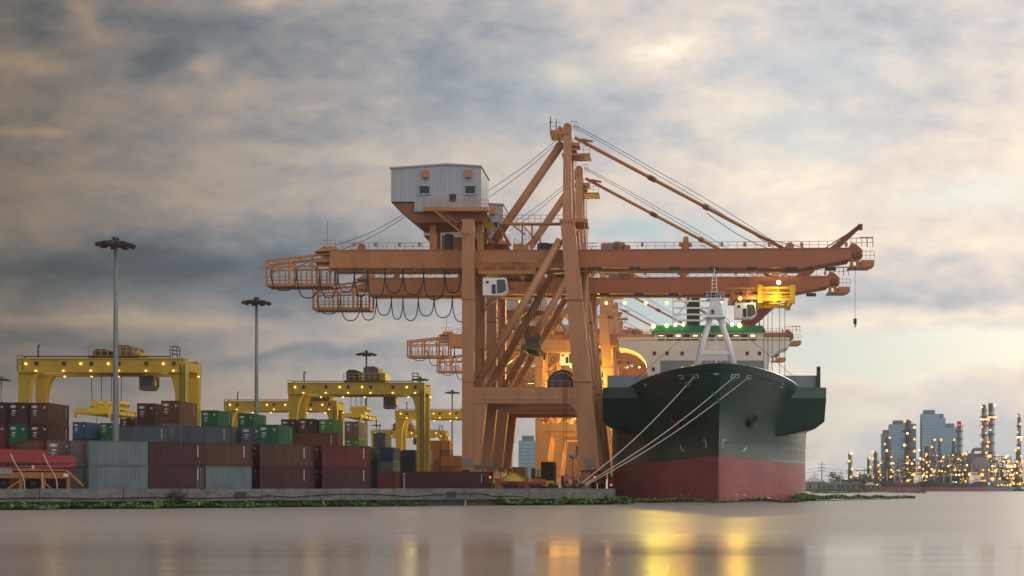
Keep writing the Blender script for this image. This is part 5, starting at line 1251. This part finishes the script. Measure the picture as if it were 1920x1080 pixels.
# bush growing out of the wall
def leaves(c, rx, ry, rz, n, size, seed):
    random.seed(seed); k = MB(); cl = [(random.gauss(0, .5), random.gauss(0, .5), random.gauss(0, .5)) for _ in range(9)]
    for i in range(n):
        q = random.choice(cl); x, y, z = (q[j] + random.gauss(0, .24) for j in range(3))
        v_ = Vector((c[0] + x * rx, c[1] + y * ry, max(c[2] + z * rz, .05))); a = Vector((random.uniform(-1, 1), random.uniform(-1, 1), random.uniform(-1, 1))).normalized(); b = a.orthogonal().normalized()
        s = size * random.uniform(.6, 1.3); k.add([v_ - a * s, v_ + b * s * .5, v_ + a * s, v_ - b * s * .5], [(0, 1, 2, 3)])
    return k
M['tree'] = pmat('dark_tree_leaf', (.035, .06, .025), .8, .5, .4); M['bark'] = pmat('bark', (.06, .045, .03), .9, .2)
p = W0 + QE * ((wall_pt(305) - B0).dot(QE)) + QN * .9
t = thing('wall_bush', 'dark green bush growing out of the quay wall below the maroon containers', 'bush', (p.x, p.y, .82))
leaves((0, 0, .5), 1.0, .6, .7, 380, .11, 11).build('foliage', M['tree'], t)
k = MB(); k.tube([(0, .2, -.02), (.05, 0, .6)], .05, 5); k.tube([(0, .2, 0), (.4, -.1, .5)], .03, 5); k.tube([(0, .2, 0), (-.4, -.1, .5)], .03, 5); k.build('stem', M['bark'], t)

# ------------------------------------------------------------------ far bank: refinery, towers, tankers
FD = 1000.0; GZ = 1.6
M['land'] = pmat('far_bank_ground', (.07, .075, .06), .95, .3, .05)
def far_ground():
    k = MB(); P2 = [(90, FD), (2500, FD), (2500, 2500), (-2500, 2500), (-2500, 905), (-330, 905), (-11.5, 905), (60, FD - 5)]
    k.add([(x, y, GZ) for x, y in P2] + [(x, y, -3) for x, y in P2], [tuple(range(8))] + [(i, i + 8, (i + 1) % 8 + 8, (i + 1) % 8) for i in range(8)])
    struct(k.build('far_bank', M['land']))
far_ground()
M['rf_steel'] = pmat('refinery_steel', (.13, .12, .12), .6, .25, .1)
M['rf_pale'] = pmat('refinery_pale_cladding', (.30, .29, .29), .6, .15, .1)
M['rf_brown'] = pmat('refinery_brown_pipework', (.16, .10, .07), .6, .3, .15)
M['tower_glass'] = pmat('blue_tower_glass', (.26, .45, .58), .3, .12, .02, metal=.6)
M['tower_frame'] = pmat('tower_concrete_band', (.13, .21, .28), .6, .1, .05)
M['lamp_far'] = emat('distant_sodium_lamp', (1.0, .44, .08), 1.9); M['lamp_far2'] = emat('distant_white_lamp', (1.0, .74, .34), 2.2)
LB = MB().ball((0, 0, 0), 1.0, 6, 4); LME = {'a': LB.mesh('lamp_globe', M['lamp_far']), 'b': LB.mesh('lamp_globe', M['lamp_far2']), 'r': LB.mesh('lamp_globe', M['lamp_red'])}
def bulb(par, x, y, z, r=.8, kind='a', name='lamp'):
    o = bpy.data.objects.new(name, LME[kind]); COL.objects.link(o); o.parent = par; o.location = (x, y, z); o.scale = (r, r, r); return o
PX = FD / F    # metres per frame pixel at the near edge of the far bank
def column(px, py, w, d, lab, nl, name='process_column', cat='refinery column', mat='rf_steel', lr=.95, cap=True, group='process columns of the refinery', top_lamp=True):
    s = d / F; h = (VY - py) * s + CAMZ - GZ; r = w * s / 2
    t = thing(name, lab, cat, (X(px, d), d, GZ), 0, group)
    MB().lathe([(r, 0), (r, h * .55), (r * .85, h * .57), (r * .85, h * .97), (r * .4, h)] if cap else [(r * 1.08, 0), (r, h * .5), (r * .92, h)], n=12).build('shell', M[mat], t, smooth=False)
    np_ = max(2, int(h / 9))
    for i in range(np_):
        z = h * (.2 + .75 * i / np_); k = MB().lathe([(r * 1.9, z), (r * 1.9, z + .3), (r * 1.02, z + .35), (r * 1.02, z - .02)], n=10)
        for j in range(8): a = j * math.pi / 4; k.bar((r * 1.85 * math.cos(a), r * 1.85 * math.sin(a), z + .3), (r * 1.85 * math.cos(a), r * 1.85 * math.sin(a), z + 1.4), .16)
        k.lathe([(r * 1.86, z + 1.3), (r * 1.9, z + 1.4), (r * 1.8, z + 1.4)], n=10)
        k.build('platform', M['rf_steel'], t)
    MB().bar((r * 1.25, -r * .4, 0), (r * 1.25, -r * .4, h * .95), .5).build('ladder', M['rf_brown'], t)
    for i in range(nl):
        z = h * (.12 + .85 * i / max(nl - 1, 1)); a = random.choice((-1.2, -.5, .6, 1.2)) * r
        bulb(t, a * 1.1, -r * 1.7, z, lr * random.uniform(.7, 1.25), random.choice('aaab'))
    return t, h, r
random.seed(21)
column(1593, 848, 6, 1010, 'slim isolated process column with a lamp on top, leftmost of the refinery', 5)
column(1628, 857, 5, 1020, 'short process column right of the isolated slim one', 4)
column(1641, 846, 8, 1015, 'process column with lit top left of the first glass tower', 6)
column(1664, 818, 9, 1030, 'lit column standing in front of the low glass tower', 8)
column(1703, 787, 14, 1015, 'tallest dark process column with many platforms, before the second glass tower', 11)
column(1726, 842, 5, 1010, 'thin lit column just right of the tall dark one', 5)
column(1738, 836, 11, 1025, 'stubby column in front of the highest glass tower', 6)
column(1749, 822, 4, 1030, 'slim pale flare pipe in front of the highest glass tower', 2, mat='rf_pale')
column(1761, 822, 4, 1020, 'slim dark column in front of the stepped glass tower', 3)
column(1787, 822, 4, 1030, 'slim ochre column right of the stepped glass tower', 2, mat='rf_brown')
column(1907, 842, 6, 1005, 'short dark column close to the picture edge', 4)
# smokestacks
def stack_chimney(px, py, w, d, lab, ring, nl):
    t, h, r = column(px, py, w, d, lab, nl, 'smokestack', 'chimney', 'rf_pale', .85, False, 'tall chimneys of the refinery')
    z = h * ring; MB().lathe([(r * 2.1, z), (r * 2.1, z + .8), (r * 1.0, z + .85), (r * 1.0, z - .02)], n=12).build('gallery', M['red_b'], t)
    for a in (-1.7, -.6, .6, 1.7): bulb(t, a * r, -r * 2.0, z + (1.6 if ring < .9 else .5), .75, 'b' if ring < .9 else 'r')
    for a in (-1.9, 1.9): bulb(t, a * r, -r * 1.6, z + .2, .55, 'r')
    MB().lathe([(r * .95, h - 7), (r * .97, h - .5), (r * .9, h - .45)], n=12).build('top_band', M['rf_steel'], t)
    return t
stack_chimney(1844.5, 759, 8.5, 1012, 'chimney on the left of the tall twin pair, hung with many lamps', .80, 12)
stack_chimney(1857.5, 756, 9, 1024, 'chimney on the right of the tall twin pair', .81, 7)
stack_chimney(1798.5, 790, 8, 1200, 'pale tapering chimney with a red lit top, right of the glass towers', .93, 0)
stack_chimney(1910, 776, 5, 1015, 'lone thin chimney near the picture edge', .66, 9)
# pipe racks: open steel frames full of pipes and lamps
def rack(px0, px1, py, d, lab, nl, mat='rf_steel', dep=14, bright=.7):
    s = d / F; x0, x1 = X(px0, d), X(px1, d); h = (VY - py) * s + CAMZ - GZ; w = x1 - x0
    t = thing('pipe_rack', lab, 'pipe rack', ((x0 + x1) / 2, d, GZ), 0, 'lit pipe racks and process frames of the refinery'); k = MB(); nx = max(2, int(w / 5)); nz = max(2, int(h / 4.2))
    for i in range(nx + 1):
        x = -w / 2 + w * i / nx
        for y in (0, dep): k.bar((x, y, 0), (x, y, h * random.uniform(.82, 1.12)), .45)
    for j in range(1, nz + 1):
        z = h * j / nz
        for y in (0, dep): k.bar((-w / 2, y, z), (w / 2, y, z), .4)
        for i in range(0, nx + 1): k.bar((-w / 2 + w * i / nx, 0, z), (-w / 2 + w * i / nx, dep, z), .35)
    k.build('steel_frame', M[mat], t); 
    for j in range(min(26, nz * 6)):
        z = h * random.uniform(.15, .95); a, b = sorted((random.uniform(-.5, .5) * w, random.uniform(-.5, .5) * w)); y = random.uniform(1, dep - 1)
        MB().tube([(a, y, z - 2), (a, y, z), (b + 1, y, z), (b + 1, y, z + 2)], random.uniform(.25, .6), 6).build('pipe', M[random.choice(('rf_pale', 'rf_steel', 'rf_brown'))], t)
    for j in range(max(3, nx)):
        x = random.uniform(-.45, .45) * w; r = random.uniform(.9, 1.8); hh = h * random.uniform(.3, .85); MB().lathe([(r, 0), (r, hh), (r * .5, hh + r * .6), (.1, hh + r * .7)], (x, dep * .6, 0), 10).build('vessel', M[random.choice(('rf_pale', 'rf_steel', 'rf_brown'))], t)
    for j in range(int(nl * 1.35)):
        bulb(t, random.uniform(-.5, .5) * w, -.6, h * random.choice((.2, .3, .42, .55, .7, .85, 1.0)) + random.uniform(-.8, .8), bright * random.choice((.3, .4, .45, .5, .6, .8, 1.2)), random.choice('aab'))
    lamp('sodium_light', (0, dep / 2, h * .6), (1, .6, .2), 1100 * bright * (w / 40 + .4), t, 1)
    return t
rack(1598, 1640, 882, 1012, 'low lit pipe rack at the left end of the refinery', 16)
rack(1640, 1690, 868, 1030, 'pipe rack between the first column and the tall dark column', 26)
rack(1690, 1735, 862, 1010, 'pipe rack around the foot of the tall dark column', 34)
rack(1735, 1785, 856, 1020, 'pipe rack in front of the highest glass tower', 38)
rack(1783, 1814, 852, 1008, 'dense lit process frame left of the grey boiler house', 34)
rack(1850, 1896, 856, 1015, 'brightly lit brown process frame right of the twin chimneys', 52, 'rf_brown', bright=.95)
rack(1888, 1925, 868, 1006, 'bright lower process frame at the picture edge', 48, 'rf_brown', bright=1.0)
rack(1925, 2010, 866, 1010, 'process frame just outside the picture edge', 30, 'rf_brown')
# boiler house with ducts
t = thing('boiler_house', 'large dark grey boiler house with a big bent duct in front of the twin chimneys', 'industrial building', (X(1818, 1040), 1040, GZ))
MB().box((-9, 0, 0), (14, 18, 28)).build('block', M['ship_grey'], t); MB().box((-9.4, -.4, 28.01), (14.4, 18.4, 28.8)).build('roof', M['rf_steel'], t)
MB().tube([(-1, -14, 0), (-1, -14, 29.5), (0, -14, 31.5), (2, -14, 32), (11, -14, 32)], 1.5, 10).build('duct', M['rf_pale'], t)
MB().tube([(5, -18, 0), (5, -18, 19), (6, -18, 21), (10, -18, 21.5), (13, -18, 21.5)], 1.6, 10).build('duct', M['rf_pale'], t)
t = thing('furnace_unit', 'pale grey furnace block beneath the twin chimneys', 'industrial building', (X(1838, 1000), 1002, GZ))
MB().box((-5, 0, 4), (8, 8, 20)).prism([(-5, 20.01), (8, 20.01), (5, 25), (-2, 25)], 0, 8).build('casing', M['rf_pale'], t)
for x in (-4.6, 1.2, 7.2): MB().box((x, .3, 0), (x + .8, 7.7, 3.99)).build('leg', M['rf_steel'], t)
for x in (-4.2, -1, 2.2, 5.4): MB().box((x, -.3, 4.3), (x + .5, -.01, 19.7)).build('buckstay', M['rf_steel'], t)
for i in range(8): bulb(t, -4 + i * 1.6, -1, random.choice((6, 10, 15, 21)), .7)
# glass towers beyond
def tower(px0, px1, py, d, lab, step=None):
    s = d / F; x0, x1 = X(px0, d), X(px1, d); h = (VY - py) * s + CAMZ - GZ; w = x1 - x0; dep = w * .8
    t = thing('glass_tower', lab, 'tower block', ((x0 + x1) / 2, d, GZ), 0, 'tower blocks beyond the refinery')
    MB().box((-w / 2, 0, 0), (w / 2, dep, h)).build('facade', M['tower_glass'], t)
    k = MB(); n = int(h / 3.6)
    for i in range(1, n + 1): z = h * i / n; k.box((-w / 2 - .25, -.35, z - .75), (w / 2 + .25, dep + .25, z))
    k.build('floor_band', M['tower_frame'], t)
    k = MB(); m_ = max(3, int(w / 6))
    for i in range(m_ + 1): x = -w / 2 + w * i / m_; k.box((x - .45, -.6, 0), (x + .45, -.36, h))
    k.build('pier', M['tower_glass'], t)
    MB().box((-w * .35, dep * .2, h + .02), (w * .3, dep * .8, h + 5)).build('plant_room', M['tower_frame'], t)
    return t
tower(1654, 1672, 813, 1700, 'low narrow blue glass tower at the left of the group')
tower(1672, 1717, 795, 1650, 'broad blue glass tower behind the tall dark process column')
tower(1730, 1760, 776, 1600, 'highest blue glass tower')
tower(1760, 1772, 783, 1640, 'narrow blue tower joined to the right of the highest one')
tower(1772, 1794, 801, 1680, 'lower stepped blue tower beside the pale chimney')
tower(973, 1006, 826, 1300, 'pale blue-grey block seen through the portal of the orange cranes')
# utility poles, sheds, trees on the left part of the far bank
t = thing('power_pole', 'dark power pole with three crossarms near the ship', 'power pole', (X(1541, 1030), 1030, GZ), 0, 'power poles on the far bank')
MB().tube([(0, 0, 0), (0, 0, 22)], .4, 6, .25).build('pole', M['dark'], t)
for z in (15, 17.5, 20): MB().bar((-3, 0, z), (3, 0, z), .3).build('crossarm', M['dark'], t)
for i, (px, sc, lab) in enumerate(((1527, .62, 'thin short power pole left of the tallest one'), (1560, .65, 'thin short power pole right of the tallest one'), (1577, .68, 'thin short power pole next to the isolated slim column'))):
    c = copy_tree(t); c.location = (X(px, 1035), 1035, GZ); c.scale = (sc,) * 3; c['label'] = lab
t = thing('power_line', 'thin power lines strung between the far bank poles', 'power line', (X(1541, 1032), 1032, GZ + 15))
for z in (-3.5, -.5, 2): MB().tube([(-12, 2, z - 1), (0, -1.5, z), (9, 2, z - 1), (22, 2, z - 2)], .12, 4).build('wire', M['dark'], t)
def shed(px, w, h, d, lab, roof, wall, dep=10):
    t = thing('waterfront_shed', lab, 'shed', (X(px, d), d, GZ), 0, 'sheds along the far bank')
    MB().box((-w / 2, 0, 0), (w / 2, dep, h * .62)).build('wall', M[wall], t)
    MB().prism([(-w / 2 - .5, h * .622), (w / 2 + .5, h * .622), (w * .1, h), (-w * .1, h)], -.5, dep + .5).build('roof', M[roof], t)
    for i in range(max(2, int(w / 5))): x = -w / 2 + (i + .5) * w / max(2, int(w / 5)); MB().box((x - .7, -.12, .6), (x + .7, -.003, h * .5)).build('opening', M['glass'], t)
M['teal'] = pmat('teal_sheet', (.06, .20, .19), .6, .2, .2); M['sheet'] = pmat('weathered_sheet', (.20, .21, .21), .7, .25, .3)
shed(1527, 14, 9.5, 1004, 'shed with a pale pitched roof close behind the ship', 'white', 'sheet'); shed(1550, 7, 5.5, 1003, 'teal shed right of the pale roofed one', 'sheet', 'teal')
shed(1566, 10, 6.5, 1006, 'grey shed with a flat roof between the teal sheds', 'sheet', 'sheet'); shed(1585, 9, 6, 1004, 'second teal shed farther right', 'sheet', 'teal'); shed(1606, 10, 6.2, 1007, 'grey waterfront shed before the first trees', 'sheet', 'sheet')
shed(1620, 16, 12, 1020, 'shed with a green roof amid the trees', 'roof_green', 'sheet'); shed(1632, 8, 5.5, 1003, 'small grey shed left of the first tanker', 'white', 'sheet')
shed(1866, 22, 8, 1000.9, 'long pale shed below the brown process frame', 'rf_pale', 'rf_pale'); 
def far_tree(px, d, h, w, lab, seed):
    t = thing('far_tree', lab, 'tree', (X(px, d), d, GZ), 0, 'trees on the far bank')
    MB().tube([(0, 0, 0), (0, 0, h * .6)], .4, 6, .2).build('trunk', M['bark'], t); leaves((0, 0, h * .58), w * .52, w * .4, h * .38, 420, .85, seed).build('crown', M['tree'], t)
for i, (px, h, w, lab) in enumerate(((1540, 7, 7, 'small tree behind the teal shed'), (1566, 13, 13, 'round dark tree, the largest left of the refinery'), (1592, 8, 9, 'low tree right of the round dark one'), (1612, 9, 10, 'bushy tree left of the green roof'), (1634, 11, 12, 'bushy tree right of the green roof'),
    (1738, 11, 14, 'wide tree behind the bow of the second tanker'), (1778, 10, 13, 'bushy tree behind the middle of the second tanker'), (1796, 8, 9, 'smaller tree left of the tanker bridge'), (1880, 9, 14, 'bushy tree on the bank under the brown process frame'), (1905, 8, 12, 'bushy tree near the picture edge'))):
    far_tree(px, 1009 + (i % 3) * 2, h, w, lab, 40 + i)
def street(px, z, r, lab): 
    t = thing('bank_lamp', lab, 'lamp', (X(px, 1000.5), 1000.5, GZ), 0, 'lamps along the far bank'); MB().tube([(0, 0, 0), (0, 0, z)], .12, 5).build('post', M['dark'], t); bulb(t, 0, 0, z, r, 'a')
for px, z, r, lab in ((1861, 8, 1.5, 'big yellow lamp on the bank below the twin chimneys'), (1587, 8, .7, 'lamp beside the teal sheds'), (1846, 3, .6, 'low lamp left of the big yellow one'), (1878, 3.4, .8, 'pair lamp right of the big yellow one'), (1884, 2.6, .7, 'lower pair lamp right of the big yellow one'), (1898, 6, .6, 'lamp under the bright process frame'), (1908, 4, .6, 'low lamp near the picture edge')): street(px, z, r, lab)
# tankers
M['navy_hull'] = pmat('navy_hull_paint', (.025, .04, .06), .4, .2, .1)
def tanker(px0, px1, d, lab, red_deck):
    s = d / F; L_ = (px1 - px0) * s; xc = X((px0 + px1) / 2, d)
    t = thing('tanker_ship', lab, 'ship', (xc, d, 0), 0, 'small tankers moored at the far bank')
    N_ = 18
    def ring(z_fn0, z_fn1):
        k = MB(); vs = []
        for i in range(N_ + 1):
            q = i / N_; hb = 4.2 * (math.sin(math.pi / 2 * min(1, q / .25 + .02)) ** .7) * (1 if q < .85 else 1 - ((q - .85) / .15) ** 2 * .45); x = -L_ / 2 + L_ * q
            z0, z1 = z_fn0(q), z_fn1(q); xo = -1.2 * (1 - q / .1) if q < .1 else 0
            vs += [(x, -hb, z0), (x + xo, -hb * 1.02, z1), (x + xo, hb * 1.02, z1), (x, hb, z0)]
        fs = []
        for i in range(N_):
            for j in range(4): a = i * 4; fs.append((a + j, a + 4 + j, a + 4 + (j + 1) % 4, a + (j + 1) % 4))
        fs += [(0, 1, 2, 3), (N_ * 4 + 3, N_ * 4 + 2, N_ * 4 + 1, N_ * 4)]; k.add(vs, fs); return k
    mid = lambda q: 3.4 - .5 * math.sin(q * 3)
    top = lambda q: 8.2 - 1.0 * q / .3 if q < .3 else (5.2 if q < .7 else 5.2 + 2.2 * min(1, (q - .7) / .12))
    ring(lambda q: -2, mid).build('hull_bottom', M['hull_red'], t); ring(lambda q: mid(q) + .01, top).build('hull', M['navy_hull'], t)
    bx = L_ * .22
    sh = MB().box((bx, -3, 5.3), (bx + L_ * .18, 3, 11)).box((bx + .6, -2.7, 11.01), (bx + L_ * .14, 2.7, 14.5)).build('bridge_house', M['white'], t)
    for i in range(4): MB().box((bx + 1 + i * 1.5, -2.78, 12.6), (bx + 2 + i * 1.5, -2.705, 13.6)).build('window', M['glass'], sh)
    for i in range(3): MB().box((bx + 1 + i * 2, -3.08, 8.2), (bx + 1.8 + i * 2, -3.005, 9.1)).build('window', M['glass'], sh)
    MB().box((bx + L_ * .1, -1.2, 14.52), (bx + L_ * .15, 1.2, 17.5)).build('funnel', M['red_b'], t)
    MB().tube([(bx + 2, 0, 14.5), (bx + 2, 0, 21)], .2, 6).build('mast', M['white'], t)
    for q in (-.36, -.2, -.08): MB().tube([(q * L_, 0, 5), (q * L_, 0, 17 if q < -.3 else 14)], .25, 6).bar((q * L_ - 1.3, 0, 12), (q * L_ + 1.3, 0, 12), .25).build('deck_mast', M['white'], t)
    k = MB(); 
    for y in (-1.5, 0, 1.5): k.tube([(-L_ * .28, y, 6.2), (bx, y, 6.2)], .45, 6)
    k.build('deck_pipe', M['red_b'] if red_deck else M['rf_steel'], t)
    if red_deck: MB().prism([(-L_ * .2, 5.3), (bx - .1, 5.3), (bx - .1, 6.6), (-L_ * .22, 8.0)], -3.6, -3.3).build('deck_screen', M['red_b'], t)
    for x, z, r in ((bx - .5, 13, 1.2), (bx + L_ * .2, 12.5, 1.4 if not red_deck else .9), (bx + 2, 9, .5), (bx + L_ * .22, 8, .6), (bx + L_ * .25, 8.2, .6)): bulb(t, x, -3.8, z, r, 'a', 'deck_lamp')
    lamp('deck_light', (bx - 2, -5, 11), (1, .7, .3), 350, t, .5)
tanker(1651, 1737, 985, 'small tanker with a red deck screen, left of the bigger tanker', True)
tanker(1736, 1848, 975, 'bigger navy tanker with a red underside moored below the refinery', False)
t = thing('river_barge', 'low grey barge lying right of the bigger tanker', 'barge', (X(1865, 980), 980, 0))
MB().prism([(-12, -1), (12, -1), (16, 3.2), (-16, 3.2), (-17, 2.4)], -4, 4).build('hull', M['ship_grey'], t); MB().box((-8, -2, 3.21), (-3, 2, 5.6)).build('wheelhouse', M['steel'], t); MB().box((0, -3, 3.21), (11, 3, 4)).build('hatch_cover', M['rf_steel'], t)
for x in (-13, -5, 2, 9): bulb(t, x, -3, 5.9 if x == -5 else 4.6, .55, 'b', 'deck_lamp')
# ------------------------------------------------------------------ the evening air
def haze():
    o = MB().box((-2700, -130, -4.5), (2700, 2700, 125)).build('haze', None); struct(o, 'stuff')
    mt = bpy.data.materials.new('haze_air'); mt.use_nodes = True; nt = mt.node_tree; nt.nodes.clear()
    v = nt.nodes.new('ShaderNodeVolumePrincipled'); v.inputs['Color'].default_value = (.86, .90, .95, 1); v.inputs['Density'].default_value = .00015; v.inputs['Anisotropy'].default_value = .25
    out = nt.nodes.new('ShaderNodeOutputMaterial'); nt.links.new(v.outputs[0], out.inputs['Volume']); o.data.materials.append(mt)
haze()
